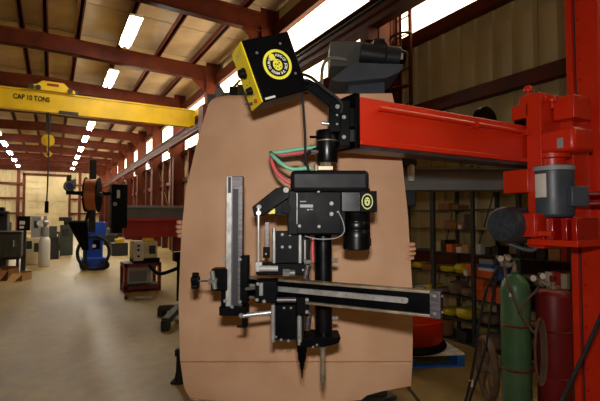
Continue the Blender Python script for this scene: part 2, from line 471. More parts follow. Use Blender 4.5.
for k in list(range(1, 9)): dup(p0, (2.02, 14.2 + 5.2 * k, LZ))
p0['label'] = 'long fluorescent fixture hanging in the bay before the yellow crane girder'
for o_ in COL.objects:
    if o_.name.startswith('ceiling_light') and abs(o_.location.y - 19.4) < .1: o_['label'] = 'fluorescent fixture just beyond the crane girder, seen over its top edge'
    if o_.name.startswith('ceiling_light') and abs(o_.location.y - 55.8) < .1: o_['label'] = 'last fluorescent fixture of the daylight side row, closest to the far wall'
p1 = light_proto((-3.28, 14.2 + 5.2 * 4, LZ), 'bright fluorescent tube fixture in the roof row beyond the crane trolley', 'lights in the row beyond the crane trolley')
for k in (5, 6, 7, 8): dup(p1, (-3.28, 14.2 + 5.2 * k, LZ))

# ================================================================ OVERHEAD CRANE
CY = 17.1
t = thing('overhead_crane', 'yellow ten ton overhead crane girder spanning under the brown roof', 'crane', (0, CY, 5.4))
g = MB(); g.bx((-6.2, CY, 5.44), (4.92, CY + .5, 5.97)).bx((-6.2, CY - .06, 5.38), (4.92, CY + .56, 5.44)).bx((-6.2, CY - .04, 5.97), (4.92, CY + .54, 6.02))
gd = obj('girder', g, 'crane_yellow', t)
tx = MB(); a = onY(13, 97.5, CY); text_on(tx, 'CAP 10 TONS', Matrix.Translation((a.x + .0, CY - .012, 5.73)) @ TXZ @ Matrix.Diagonal((.72, 1, 1, 1)), .24, 'LEFT')
obj('lettering', tx, 'black_flat', gd, smooth=False, label='black lettering CAP 10 TONS')
obj('bus_bar', MB().bx((-6.2, CY - .18, 5.28), (4.7, CY - .08, 5.36)), 'crane_yellow', t)
e = MB(); e.bx((4.9, CY - 1.2, 5.72), (5.22, CY + 1.7, 6.0)); obj('end_truck', e, 'crane_yellow', t, bevel=.02)
for s in (-.95, 1.45): obj('wheel', MB().cyl((5.03, CY + s, 5.848), (5.2, CY + s, 5.848), .14, n=16), 'machine_dark', t)
h = MB()
a = onY(28, 92, CY).x; b = onY(75, 92, CY).x
h.prism([(a, 6.02), (b, 6.02), (b, 6.13), (b - .2, 6.2), (b - .35, 6.36), (a + .42, 6.36), (a + .25, 6.22), (a, 6.16)], .7, Matrix.Translation((0, CY - .12, 0)))
hb = obj('hoist', h, 'crane_yellow', t, bevel=.02)
obj('hoist_plate', MB().bx((a + .55, CY - .135, 6.2), (a + .9, CY - .12, 6.28)), 'red_dull', hb)
for q in (.1, .3, 1.25): obj('hoist_wheel', MB().cyl((a + q, CY - .17, 6.1), (a + q, CY - .12, 6.1), .08, n=14), 'machine_dark', hb)
obj('hoist_motor', MB().cyl((b, CY + .2, 6.12), (b + .12, CY + .2, 6.12), .1, n=16), 'machine_dark', hb)
obj('limit_switch', MB().bx((.15, CY - .2, 5.26), (.75, CY - .09, 5.37)), 'machine_dark', t)
hk = onY(48, 140, CY)
for s in (-.06, .06): obj('cable', MB().cyl((hk.x + s, CY + .12, hk.z + .15), (hk.x + s, CY + .12, 5.4), .016, n=6), 'machine_dark', t)
bk = MB(); bk.cyl((hk.x, CY + .02, hk.z), (hk.x, CY + .22, hk.z), .2, n=24); bk.cyl((hk.x, CY - .02, hk.z), (hk.x, CY + .02, hk.z), .07, n=12)
bk = obj('hook_block', bk, 'crane_yellow', t)
hm = MB(); hm.tube([(hk.x, CY + .12, hk.z - .18), (hk.x, CY + .12, hk.z - .36), (hk.x + .1, CY + .12, hk.z - .46), (hk.x, CY + .12, hk.z - .56), (hk.x - .1, CY + .12, hk.z - .48)], .035)
obj('hook', hm, 'crane_yellow', bk)
pa = onY(46.5, 216, CY)
t = thing('crane_pendant', 'black hanging crane pendant cable with control grip', 'pendant', (pa.x, CY, 1.9))
obj('cable', MB().tube([(pa.x, CY - .13, 5.34), (pa.x + .0, CY - .16, 5.1), (pa.x + .02, CY - .25, 3.6), (pa.x, CY - .25, 2.2)], .022, n=8), 'rubber', t)
obj('grip', MB().bx((pa.x - .06, CY - .3, 1.85), (pa.x + .06, CY - .2, 2.25)), 'black', t, bevel=.015)

# caged wall ladder
la = onX(397, 40, 5.5).y; lb = onX(410, 40, 5.5).y
t = thing('caged_ladder', 'brown caged ladder running up the tan siding wall', 'ladder', (5.5, (la + lb) / 2, 2.6))
for y in (la, lb): obj('rail', MB().bx((5.48, y - .025, 2.6), (5.53, y + .025, 7.0)), 'steel_brown', t)
for k in range(13): obj('rung', MB().cyl((5.5, la, 2.75 + .32 * k), (5.5, lb, 2.75 + .32 * k), .014, n=8), 'steel_brown', t)
ym = (la + lb) / 2
for z in (4.0, 4.95, 5.9, 6.8):
    obj('hoop', MB().tube([(5.5, la, z)] + [(5.5 - .22 * math.sin(a_), ym + (la - ym) * 1.5 * math.cos(a_), z) for a_ in (.4, 1.0, PI / 2, 2.14, 2.74)] + [(5.5, lb, z)], .022, n=6), 'steel_brown', t)
for a_ in (1.0, PI / 2, 2.14):
    obj('cage_bar', MB().cyl((5.5 - .22 * math.sin(a_), ym + (la - ym) * 1.5 * math.cos(a_), 4.0), (5.5 - .22 * math.sin(a_), ym + (la - ym) * 1.5 * math.cos(a_), 6.8), .014, n=6), 'steel_brown', t)
for z in (2.9, 4.9, 6.9): obj('standoff', MB().bx((5.53, la - .02, z - .02), (5.66, la + .02, z + .02)), 'steel_brown', t)

# ================================================================ RED WELDING MANIPULATOR (column and boom)
EN = P(356, 121, 1.75)
X0, Y0 = EN.x, EN.y
ZT, ZB = P(356, 95.5, 1.75).z, P(356, 147.5, 1.75).z
CX = X0 + 1.14                      # where the carriage begins
col_y1 = onX(571, 200, CX + .36).y; col_y0 = onX(603, 200, CX + .36).y
man = thing('welding_manipulator', 'bright red column and boom welding manipulator with grey gear motor', 'manipulator', (CX + .5, col_y0, 0))
bm_ = MB(); bm_.bx((X0 + .012, Y0, ZB + .03), (X0 + 2.0, Y0 + .15, ZT))
bo = obj('boom', bm_, 'red', man, bevel=.006)
obj('boom_flange', MB().bx((X0 + .012, Y0 - .016, ZB + .012), (X0 + 2.0, Y0 + .166, ZB + .034)), 'red', man, bevel=.003)
obj('boom_strip', MB().bx((X0 + .012, Y0 + .02, ZB), (X0 + 2.0, Y0 + .13, ZB + .012)), 'steel_dark', man)  # thin dark metallic strip below the boom flange
obj('boom_end_plate', MB().bx((X0 - .012, Y0 - .012, ZB - .004), (X0 + .012, Y0 + .165, ZT + .008)), 'black', man, bevel=.002)
ra = onY(382, 111, Y0); rr = MB(); rr.tube([(ra.x, Y0, ra.z + .012), (ra.x, Y0 - .02, ra.z + .008), (ra.x + .012, Y0 - .028, ra.z), (ra.x + .05, Y0 - .028, ra.z), (CX + .1, Y0 - .028, ra.z)], .010, n=10)
obj('rod', rr, 'red', man)
for q in (.55, .95): obj('rod_clip', MB().bx((ra.x + q, Y0 - .04, ra.z - .015), (ra.x + q + .02, Y0, ra.z + .015)), 'red', man)
# column: rear flange, web, ways
c = MB(); c.bx((CX + .36, col_y0, 0.03), (CX + .62, col_y1 - .045, 4.3)); obj('column', c, 'red', man, bevel=.006)
c = MB(); c.bx((CX + .345, col_y1 - .035, .03), (CX + .47, col_y1, 4.3)); obj('column_way', c, 'red', man, bevel=.003)
obj('column_rack', MB().bx((CX + .37, col_y1 - .05, .03), (CX + .45, col_y1 - .03, 4.3)), 'machine_dark', man)
obj('column_base', MB().bx((CX + .0, col_y0 - .3, 0), (CX + .98, col_y1 + .3, .03)), 'red', man)
for k in range(34):
    z = .25 + k * .115
    o = inst('bolt', BOLT['red'], man, (CX + .36, col_y1 - .062, z), (0, 0, -PI / 2)); o.scale = (.006,) * 3
# carriage
def cx(name, x0, y0, x1, y1, X, sx, m='red', bev=.004, par=None):
    return obj(name, MB().xbox(x0, y0, x1, y1, X, sx), m, par or man, bevel=bev)
cx('carriage_plate', 527, 93, 542, 248, CX - .02, .3)
cx('carriage_back', 541, 120, 574, 246, CX + .16, .16)
cx('roller_block', 511, 105, 528, 119, CX - .02, .12)
cx('roller_block', 519, 96, 528, 105, CX - .01, .12)
cx('roller_block', 553, 96, 574, 119, CX + .08, .16)
cx('roller_block', 503, 170, 528, 193, CX - .05, .14)
cx('roller', 514, 119, 526, 126, CX, .1, 'black', .003)
cx('cross_bar', 540, 101, 556, 108, CX + .1, .06, 'red', .002)
cx('cross_bar', 540, 112, 556, 122, CX + .12, .06, 'red', .002)
for (x, y) in ((528, 88), (543, 98), (552, 98)):
    q = onX(x, y, CX + .03); obj('lifting_stud', MB().lathe((q.x, q.y, q.z - .055), [(.009, 0), (.009, .03), (.021, .035), (.024, .05), (.016, .066), (0, .07)], 14), 'red', man)
gbx = MB(); gbx.xbox(539, 128, 574, 152, CX - .02, .19); gb = obj('gearbox', gbx, 'red', man, bevel=.018)
q0 = onX(552, 160, CX + .07)
r_m = 20.3 * S(2.12)
fx = MB(); fx.lathe((q0.x, q0.y, onX(556, 166, CX + .07).z), [(r_m * .62, .0), (r_m * .66, .035), (r_m * .9, .04), (r_m * .9, .062)], 28); obj('gear_flange', fx, 'red', man)
zt, zb = onX(556, 166, CX + .07).z, onX(556, 217, CX + .07).z
mo = MB(); mo.lathe((q0.x, q0.y, zb), [(r_m * .86, 0), (r_m * .98, .012), (r_m, .03), (r_m, zt - zb - .03), (r_m * 1.02, zt - zb - .028), (r_m * 1.02, zt - zb)], 36)
mo = obj('gear_motor', mo, 'motor_grey', man)
obj('motor_ring', MB().lathe((q0.x, q0.y, zt - .026), [(r_m * 1.035, 0), (r_m * 1.035, .022)], 36), 'label_grey', mo)
vdir = (Vector((q0.x, q0.y, 0))).normalized(); side = Vector((vdir.y, -vdir.x, 0))
lb_ = MB(); pts = []
for k in range(7):
    an = math.radians(-52 + 36 * k / 6); dv = side * math.sin(an) - vdir * math.cos(an)
    pts.append(Vector((q0.x, q0.y, 0)) + dv * (r_m + .0015))
za, zc = onX(556, 173, CX + .0).z, onX(556, 197, CX + .0).z
vs_ = [Vector((p.x, p.y, zc)) for p in pts] + [Vector((p.x, p.y, za)) for p in pts]
lb_.add(vs_, [(i, i + 1, i + 8, i + 7) for i in range(6)])
obj('name_plate', lb_, 'box_white', mo, label='white printed name plate')
jb = MB(); jb.box((0, 0, 0), (.085, .09, .1), Matrix.Translation(Vector((q0.x, q0.y, onX(575, 196, CX).z)) + side * (r_m * .95) - vdir * .06) @ CAMROT)
jb = obj('junction_box', jb, 'motor_grey', mo, bevel=.005)
for yy in (193, 203):
    s0 = Vector((q0.x, q0.y, onX(585, yy, CX).z)) + side * (r_m * 1.1) - vdir * .06
    obj('conduit', MB().tube([s0, s0 + side * .12, s0 + side * .22 + vdir * .06, s0 + side * .3 + vdir * .2], .012, n=10), 'red_dull', man)
obj('gear_plate', MB().xbox(557, 138, 563, 148, CX - .023, .004), 'label_grey', gb)
# lower carriage ribs under the motor
for (x0, x1) in ((530, 540), (546, 553), (561, 567), (571, 577)):
    cx('rib', x0, 218, x1, 244, CX - .04, .2, 'red_gloss', bev=.004)
cx('rib_plate', 527, 240, 578, 246, CX - .06, .2, bev=.002)
cx('latch', 533, 231, 551, 236, CX - .065, .04, bev=.002)
# drive motor with fan cover
qm = onX(502, 225, CX - .16); rm = 18.5 * S(2.25)
dm = MB(); dm.lathe((qm.x, qm.y, qm.z), [(rm * .5, -.012), (rm * .86, -.006), (rm, .012), (rm, .06), (rm * .96, .062), (rm * .96, .2), (rm * .7, .22), (rm * .3, .24)], 32, axis=(1, 0, 0))
dm = obj('drive_motor', dm, 'motor_dark', man)
for k in range(5):
    rr_ = rm * (.25 + .14 * k)
    obj('fan_ring', MB().tube([(qm.x - .013, qm.y + rr_ * math.cos(2 * PI * j / 14), qm.z + rr_ * math.sin(2 * PI * j / 14)) for j in range(14)], .0022, n=6, steps=2, closed=True), 'motor_grey', dm)
for k in range(8):
    a_ = PI / 4 * k
    obj('fan_spoke', MB().cyl((qm.x - .013, qm.y + .015 * math.cos(a_), qm.z + .015 * math.sin(a_)), (qm.x - .011, qm.y + rm * .84 * math.cos(a_), qm.z + rm * .84 * math.sin(a_)), .002, n=6), 'motor_grey', dm)
for k in range(10):
    a_ = 2 * PI * k / 10 + .2
    obj('cooling_fin', MB().box((qm.x + .13, qm.y + rm * .98 * math.cos(a_), qm.z + rm * .98 * math.sin(a_)), (.13, .006, .006)), 'motor_dark', dm)
obj('motor_mount', MB().bx((qm.x + .06, qm.y - .14, qm.z - .06), (qm.x + .28, qm.y - .02, qm.z + .06)), 'red', man, bevel=.004)
obj('flex_conduit', MB().tube([onX(507, 243, CX - .1), onX(520, 248, CX - .06), onX(533, 250, CX - .02), onX(538, 244, CX + .0)], .011, n=10), 'motor_grey', man)
wp = onY(482, 113, Y0 + .2)
obj('cable_sheave', MB().cyl((wp.x, Y0 + .165, wp.z - .055), (wp.x, Y0 + .2, wp.z - .055), .085, n=24), 'black', man)

# ================================================================ WELDING HEAD at the boom end
hd = thing('arc_welder', 'black submerged arc welding head with motor, slides and long steel crossbar', 'welding head', P(322, 392, 1.75))
D = 1.66
def pb(name, x0, y0, x1, y1, d, tk, m='black', bev=.003, par=None, label=None):
    return obj(name, MB().pbox(x0, y0, x1, y1, d, tk), m, par or hd, bevel=bev, label=label)
# mount on the boom end plate
pb('mount_plate', 339, 100, 350, 146, 1.72, .13)
pb('mount_block', 343, 107, 355, 127, 1.735, .06, 'black')
pb('mount_block', 343, 129, 355, 142, 1.735, .06, 'black_gloss')
mp_ = pb('mount_post', 329, 100, 341, 132, 1.70, .09, 'black')
bolts(hd, [(344, 117), (344, 137)], 1.70, 2.6)
bolts(hd, [(337, 115), (337, 124)], 1.695, 1.5)
obj('lug', MB().pcyl((322, 123, 1.71), (330, 124, 1.71), 2.0, n=10), 'steel', hd)
# insulated collar
cb = P(327, 163, 1.75); r_ = 11.2 * S(1.75)
hgt = P(327, 131, 1.75).z - cb.z
obj('collar', MB().lathe(cb, [(r_ * .93, 0), (r_, .006), (r_, hgt - .004), (r_ * .96, hgt)], 32), 'black_gloss', hd)
obj('collar_ring', MB().lathe((cb.x, cb.y, P(327, 142, 1.75).z), [(r_ * 1.01, 0), (r_ * 1.01, .004)], 32), 'steel_warm', hd)
obj('stud', MB().pcyl((310, 137, 1.73), (318, 137, 1.74), 1.3, n=8), 'black', hd)
obj('stud', MB().pcyl((311, 151, 1.72), (318, 152, 1.73), 1.6, n=8), 'zinc', hd)
obj('nut', MB().pcyl((326, 162, 1.75), (326, 171, 1.75), 6, n=6), 'steel_warm', hd)
pb('nut_plate', 316, 166, 333, 170, 1.72, .06, 'steel_warm', .001)
# gear head
cov = MB(); cov.pbox(290.5, 170, 369.5, 191.5, D - .015, .2); obj('top_cover', cov, 'charcoal', hd, bevel=.016)
gh = pb('gear_housing', 287.5, 190.5, 346, 235, D + .012, .16, 'black', .004)
fp = pb('face_plate', 297, 192, 341, 233.5, D, .012, 'black', .002)
bolts(hd, [(299.5, 189), (318.5, 191), (299.5, 226), (319, 226.5), (339, 190)], D - .001, 2.0)
bolts(hd, [(331.5, 203.5), (331.5, 214)], D - .006, 2.6)
bolts(hd, [(338, 212)], D - .005, 1.4)
pl = MB(); pl.pbox(300, 204.5, 313, 207.5, D - .0025, .002); obj('name_strip', pl, 'label_grey', fp)
for q in ((300, 201, 306, 202), (307, 209, 309, 210.5), (310, 209, 313, 210)): obj('fine_print', MB().pbox(*q, D - .0025, .002), 'label_grey', fp)
# motor on the right
mc = P(357, 190, 1.70)
def vcyl(name, px, y0, y1, d, rpx, m, par=hd, prof=None, n=32):
    a = P(px, y1, d); hh = P(px, y0, d).z - a.z; r = rpx * S(d)
    pr = prof(r, hh) if prof else [(r, 0), (r, hh)]
    return obj(name, MB().lathe(a, pr, n), m, par)
vcyl('motor', 356.5, 189, 249.5, 1.735, 13.8, 'black_gloss', prof=lambda r, h: [(r * .9, 0), (r * .97, .004), (r * .97, h * .2), (r, h * .205), (r, h * .31), (r * .985, h * .315), (r * .985, h * .33), (r, h * .335), (r, h * .45), (r * .985, h * .455), (r * .985, h * .47), (r, h * .475), (r, h)])
pb('motor_cap', 364, 238, 371.5, 246, 1.71, .05, 'black_gloss', .004)
pb('motor_block', 341, 191.5, 372, 212, 1.662, .1, 'black_gloss', .004)
sg = pb('badge_plate', 360, 191, 377, 212, 1.656, .03, 'black', .002)
def ring(mb, px, py, d, a0, b0, a1, b1, t, n=40, M=None):
    c = P(px, py, d); k = S(d); vs = []
    for j in range(n):
        an = 2 * PI * j / n
        for (a, b) in ((a0, b0), (a1, b1)):
            for yy in (0, t):
                vs.append(c + RIGHT * (a * k * math.cos(an)) + Vector((0, 0, b * k * math.sin(an))) + FWDH * yy)
    fs = []
    for j in range(n):
        e = ((j + 1) % n) * 4; s = j * 4
        fs += [(s, e, e + 2, s + 2), (s + 1, s + 3, e + 3, e + 1), (s, s + 1, e + 1, e), (s + 2, e + 2, e + 3, s + 3)]
    mb.add(vs, fs)
rg = MB(); ring(rg, 367.3, 201.5, 1.6535, 4.7, 6.6, 5.7, 7.8, .002); obj('badge_ring', rg, 'logo_pale', sg)
rg = MB(); ring(rg, 367.3, 201.5, 1.6535, .3, .4, 2.9, 4.4, .002, n=20)
obj('badge_emblem', rg, 'logo_pale', sg)
rg = MB(); ring(rg, 367.3, 202.5, 1.6525, .1, .2, .9, 1.2, .001, n=12); ring(rg, 366.2, 199.6, 1.6525, .05, .1, .5, .7, .001, n=8); ring(rg, 368.5, 199.6, 1.6525, .05, .1, .5, .7, .001, n=8)
obj('badge_mark', rg, 'black_flat', sg)
# wire from motor to housing
obj('motor_wire', MB().ptube([(339, 213, D - .006), (343, 222, D - .012), (344, 232, D - .012), (336, 238, D - .01), (318, 239, D - .004), (305, 236, D + .01)], .6, n=8), 'label_grey', hd)
# crank arm left of the housing
pb('arm_plate', 275, 192, 298, 216, D + .03, .05, 'black', .002)
obj('crank_arm', MB().pprism([(252, 207), (276, 188), (288, 186), (290, 197), (262, 216), (254, 216)], D + .005, .035), 'black', hd, bevel=.003)
obj('yellow_guard', MB().pprism([(268, 214), (282, 200), (284, 203), (283, 213)], D + .045, .01), 'yellow', hd)
obj('pulley', MB().disc(286, 208, D + .0, 5.5, .05), 'black_flat', hd)
nt_ = MB(); nt_.disc(286, 190, D - .012, 2.8, .02, n=16); obj('arm_nut', nt_, 'zinc', hd)
nt_ = MB(); nt_.disc(259, 207, D - .012, 2.4, .02, n=16); obj('arm_nut', nt_, 'zinc', hd)
obj('link_rod', MB().pcyl((258.5, 208, D - .01), (258.5, 266, D - .01), 1.5), 'chrome', hd)
nt_ = MB(); nt_.disc(258.5, 213, D - .02, 2.3, .02, n=16); obj('rod_end', nt_, 'steel', hd)
pb('rod_block', 255, 262, 262, 272, D - .02, .03, 'steel', .002)
obj('housing_edge', MB().pcyl((297, 193, D - .004), (297, 224, D - .004), .5, n=8), 'steel', hd)
# upper slide below the housing
pb('slide_back', 272, 232, 310, 268, D + .07, .05, 'black', .003)
us = pb('slide_plate', 276, 231, 300, 263, D + .025, .04, 'black_flat', .002)
bolts(hd, [(282.3, 234.5), (290, 234.5), (282.3, 247), (290, 247)], D + .022, 1.9)
for x in (274, 300): obj('guide_rod', MB().pcyl((x, 228, D + .03), (x, 264, D + .03), 2.0), 'steel', hd)
pb('tie_strip', 265, 222, 269, 250, D + .05, .01, 'steel_dark', .001); pb('tie_foot', 263, 247, 269.5, 258, D + .04, .02, 'black', .002); bolts(hd, [(266, 254)], D + .038, 1.3)
obj('hose_strand', MB().ptube([(309, 236, D + .1), (308, 250, D + .1), (309, 264, D + .09)], 1.5, n=8), 'green_hose', hd)
obj('hose_strand', MB().ptube([(313, 236, D + .1), (312.5, 248, D + .1), (313, 262, D + .1)], 1.3, n=8), 'pink_hose', hd)
pb('adjust_plate', 256, 263.5, 309, 275, D + .0, .09, 'black', .003)
obj('handle', MB().pcyl((259, 268.5, D - .02), (278, 268.5, D - .02), 2.9), 'handle_grey', hd)
obj('clamp_screw', MB().pcyl((283, 273, D - .03), (290, 273, D - .03), 4.0, n=6), 'zinc', hd)
obj('clamp_screw', MB().pcyl((290, 273, D - .03), (295, 273, D - .03), 3.0), 'zinc', hd)
obj('adjust_knob', MB().pcyl((308, 265, D + .01), (305, 278, D + .01), 3.6), 'steel_dark', hd)
obj('spring', MB().pcyl((307, 279, D + .02), (305.5, 296, D + .02), 3.0, n=14), 'steel_dark', hd)
obj('spring', MB().pcyl((309, 312, D + .05), (307, 330, D + .05), 3.2, n=14), 'steel_dark', hd)
obj('clamp_screw', MB().pcyl((304, 262, D + .0), (311, 262, D + .0), 2.4, n=8), 'zinc', hd)
obj('adjust_rod', MB().pcyl((305, 240, D + .03), (305, 266, D + .03), 1.1, n=10), 'chrome', hd)
bolts(hd, [(263, 259), (303, 270), (299, 337), (276, 337), (284, 308), (291, 308)], D - .004, 1.5)
obj('hose_fitting', MB().pcyl((316, 171, 1.72), (316, 165, 1.72), 2.5, n=8), 'steel_warm', hd)
# wire tube
vcyl('wire_tube', 323.5, 232, 343, 1.76, 8.7, 'black_gloss', n=36)
for yy in (260, 318): obj('side_screw', MB().pcyl((328, yy, 1.76), (337.5, yy + .5, 1.77), 2.2, n=8), 'steel', hd)
# crossbar: channel with steel edges, slot strip and end plate
TIP = P(441, 305, 1.40)
ba = -YAW - math.radians(28.8)
BF = Matrix.Translation(TIP) @ Matrix.Rotation(ba, 4, 'Z')          # local -x runs back along the bar, -y faces the viewer
BL = .80; bh = .076
cb_ = obj('crossbar', MB(BF).bx((-BL, .006, -bh / 2), (0, .03, bh / 2)), 'black', hd)
for s in (-1, 1):
    obj('bar_edge', MB(BF).bx((-BL, -.006, s * bh / 2 - .0045), (-.008, .034, s * bh / 2 + .0045)), 'steel_warm', cb_, bevel=.0015)
sl = MB(BF)
q = [(-BL + .02, -.010)] + [(-.115 + .010 * math.sin(a_), -.010 * math.cos(a_)) for a_ in [PI * k / 8 for k in range(9)]] + [(-BL + .02, .010)]
sl.prism(q, .008, Matrix.Translation((0, -.002, .004))); obj('slot_strip', sl, 'steel', cb_, bevel=.001)
ep = obj('bar_end', MB(BF).bx((-.034, -.009, -bh / 2 - .006), (.0, .036, bh / 2 + .006)), 'steel_dark', cb_, bevel=.002)
for k in range(7):
    o = inst('bolt', BOLT['zinc'], hd, BF @ Vector((-.125 - .1 * k, -.003, .004)), (0, 0, ba)); o.scale = (.0028,) * 3
    for s in (-1, 1):
        o = inst('bolt', BOLT['zinc'], hd, BF @ Vector((-.09 - .09 * k, -.008, s * bh / 2)), (0, 0, ba)); o.scale = (.0022,) * 3
for s in (-1, 1):
    o = inst('bolt', BOLT['zinc'], hd, BF @ Vector((-.018, -.011, s * .028)), (0, 0, ba)); o.scale = (.004,) * 3
    o = inst('bolt', BOLT['zinc'], hd, BF @ Vector((.001, .014, s * .026)), (0, 0, ba + PI / 2)); o.scale = (.004,) * 3
# carriage on the crossbar
pb('bar_clamp', 255, 281, 277, 303, D - .06, .09, 'black', .003)
bolts(hd, [(258, 284), (264, 301.5), (257, 300)], D - .065, 2.2)
pb('clamp_lever', 259, 283, 263, 296, D - .075, .02, 'zinc', .002)
obj('clamp_spring', MB().pcyl((277, 300, D - .05), (296, 300, D - .05), 2.6), 'steel_dark', hd)
pb('bar_clamp', 296, 297, 309, 315, D - .03, .08, 'black', .004)
bolts(hd, [(307, 300), (307, 312)], D - .035, 2.4)
# lower slide
pb('lower_slide', 272, 300, 304, 340, D + .03, .07, 'black_flat', .003)
pb('lower_plate', 276, 304, 296, 338, D + .015, .02, 'black', .002)
for x in (273, 299.5): obj('guide_rod', MB().pcyl((x, 303, D + .02), (x, 342, D + .02), 2.2), 'steel', hd)
bolts(hd, [(281, 340), (288.5, 341), (299, 344)], D + .01, 1.9)
# foot plate, pointer and contact tip
obj('foot_plate', MB().pprism([(296, 340), (312, 337), (341, 338), (339, 343), (330, 346), (297, 348)], D + .03, .12), 'black', hd, bevel=.002)
bolts(hd, [(313, 347), (317, 345)], D + .02, 1.6)
pt = P(302, 378, D + .06); hz = P(302, 343, D + .06).z - pt.z; k_ = S(D)
obj('pointer', MB().lathe(pt, [(.4 * k_, 0), (1.2 * k_, hz * .25), (2.0 * k_, hz * .28), (2.4 * k_, hz * .45), (4.2 * k_, hz * .55), (4.2 * k_, hz * .72), (5.2 * k_, hz * .76), (5.2 * k_, hz)], 18), 'black', hd)
pt = P(323, 391, 1.75); hz = P(323, 344, 1.75).z - pt.z; k_ = S(1.75)
obj('contact_tip', MB().lathe(pt, [(.5 * k_, 0), (1.6 * k_, hz * .18), (2.5 * k_, hz * .2), (2.5 * k_, hz * .9), (4 * k_, hz * .92), (4 * k_, hz)], 18), 'steel_warm', hd)
# vertical bar on the left
VD = 1.70
vb = pb('vertical_bar', 226.5, 176, 242.5, 311, VD, .045, 'steel_dark', .002)
pb('bar_edge', 226, 176, 231.5, 311, VD - .008, .02, 'steel', .0015, vb)
pb('bar_slot', 232.5, 189, 238, 309, VD - .003, .006, 'machine_dark', 0, vb)
pb('bar_slot', 228, 177, 231, 193, VD - .0095, .003, 'machine_dark', 0, vb)
pb('slide_block', 211, 269, 227, 291, VD - .02, .07, 'black', .003)
pb('slide_block', 240, 256, 248, 304, VD - .005, .06, 'black', .003)
pb('slide_block', 221, 290, 228, 307, VD - .0, .05, 'black', .002)
pb('base_block', 219, 307, 247, 316, VD - .025, .08, 'black', .003)
pb('base_hook', 242, 312, 247, 328, VD - .01, .03, 'black', .002)
obj('hook_pin', MB().pcyl((237, 326.5, VD), (246, 326.5, VD), 1.2, n=8), 'black', hd)
bolts(hd, [(224, 259), (240, 259.5), (240, 302), (225, 301), (232, 307)], VD - .028, 2.2)
bolts(hd, [(241, 315.5)], VD - .035, 2.8)
obj('clamp_screw', MB().pcyl((212, 271, VD - .03), (215, 289, VD - .03), 2.4), 'zinc', hd)
obj('clamp_screw', MB().pcyl((209, 281, VD - .03), (217, 281, VD - .03), 3.0, n=6), 'zinc', hd)
obj('knob_shaft', MB().pcyl((196, 281, VD + .0), (211, 281, VD + .0), 1.0, n=10), 'steel_dark', hd)
kb = MB(); kc = P(196, 281, VD)
kb.cyl(kc - RIGHT * .016, kc + RIGHT * .012, 5 * S(VD), n=20)
for j in range(5):
    a_ = 2 * PI * j / 5 + .3; q = kc + FWDH * (6 * S(VD) * math.cos(a_)) + Vector((0, 0, 6 * S(VD) * math.sin(a_)))
    kb.cyl(q - RIGHT * .014, q + RIGHT * .01, 2.6 * S(VD), n=12)
obj('star_knob', kb, 'black_gloss', hd, bevel=.002)
obj('cross_rod', MB().pcyl((240, 316, VD - .02), (274, 312, D + .03), 2.3), 'steel', hd)
obj('cross_rod', MB().pcyl((246, 289, VD), (258, 288, D - .02), 1.6), 'zinc', hd)
# cables and hoses of the head
t = thing('hose_bundle', 'pink and pale green hoses looping behind the welding head', 'hoses', P(272, 158, 1.76))
obj('green_hose', MB().ptube([(318, 147, 1.77), (300, 149, 1.80), (282, 152, 1.82), (271, 153, 1.80), (273, 156, 1.76), (282, 164, 1.73), (292, 169, 1.73), (304, 168.5, 1.74), (312, 168, 1.75)], 1.9), 'green_hose', t)
obj('pink_hose', MB().ptube([(316, 151, 1.79), (300, 152.5, 1.82), (284, 154.5, 1.84), (272, 155, 1.82), (272, 162, 1.79), (277, 173, 1.77), (285, 180, 1.76), (292, 184, 1.76)], 1.9), 'pink_hose', t)
obj('black_hose', MB().ptube([(316, 149, 1.75), (308, 153, 1.73), (304, 156, 1.72)], 2.0), 'rubber', t)
obj('black_hose', MB().ptube([(270, 152, 1.78), (276, 156, 1.77), (285, 160, 1.77), (298, 159, 1.77), (305, 163, 1.77), (309, 168, 1.76)], 1.3), 'rubber', t)

# ================================================================ CONTROL BOX
bd = 1.62
cbx = thing('control_box', 'black control box with yellow knob panel and round yellow lion emblem', 'control box', P(300, 92, 1.70))
wB, hB, dB = .203, .238, .135
fc = P(275.5, 66, bd)
BM = Matrix.Translation(fc) @ CAMROT @ Matrix.Rotation(math.radians(24), 4, 'Z') @ Matrix.Rotation(math.radians(-20.5), 4, 'Y') @ Matrix.Rotation(math.radians(-2), 4, 'X')
bx_ = obj('case', MB(BM).bx((-wB / 2 + .004, 0, -hB / 2), (wB / 2, dB, hB / 2)), 'black', cbx, bevel=.005)
ypn = obj('knob_panel', MB(BM).bx((-wB / 2, .002, -hB / 2 + .002), (-wB / 2 + .005, dB - .002, hB / 2 - .002)), 'yellow', cbx, bevel=.001, label='yellow control panel with black knobs')
def knob(z, y, r, ln):
    m_ = MB(BM); a_ = Vector((-wB / 2, y, z)); m_.lathe(a_, [(r * 1.15, 0), (r * 1.15, ln * .25), (r, ln * .3), (r * .88, ln * .9), (r * .7, ln)], 20, axis=(-1, 0, 0))
    obj('knob', m_, 'black_gloss', ypn)
knob(.018, .068, .019, .026); knob(-.054, .062, .014, .022)
m_ = MB(BM).cyl((-wB / 2, .045, -.098), (-wB / 2 - .008, .045, -.098), .0075, n=14); obj('red_button', m_, 'red_button', ypn)
m_ = MB(BM).cyl((-wB / 2, .098, -.094), (-wB / 2 - .012, .098, -.094), .006, n=12); m_.cyl((-wB / 2 - .012, .098, -.094), (-wB / 2 - .03, .098, -.088), .0025, n=8); obj('toggle', m_, 'steel_dark', ypn)
for (y, z) in ((.05, -.026), (.085, -.024)):
    obj('dot_mark', MB(BM).cyl((-wB / 2, y, z), (-wB / 2 - .001, y, z), .003, n=8), 'machine_dark', ypn)
for z in (.094, .087, .08, -.074): obj('fine_print', MB(BM).bx((-wB / 2 - .0006, .038, z), (-wB / 2, .098, z + .0022)), 'label_grey', ypn)
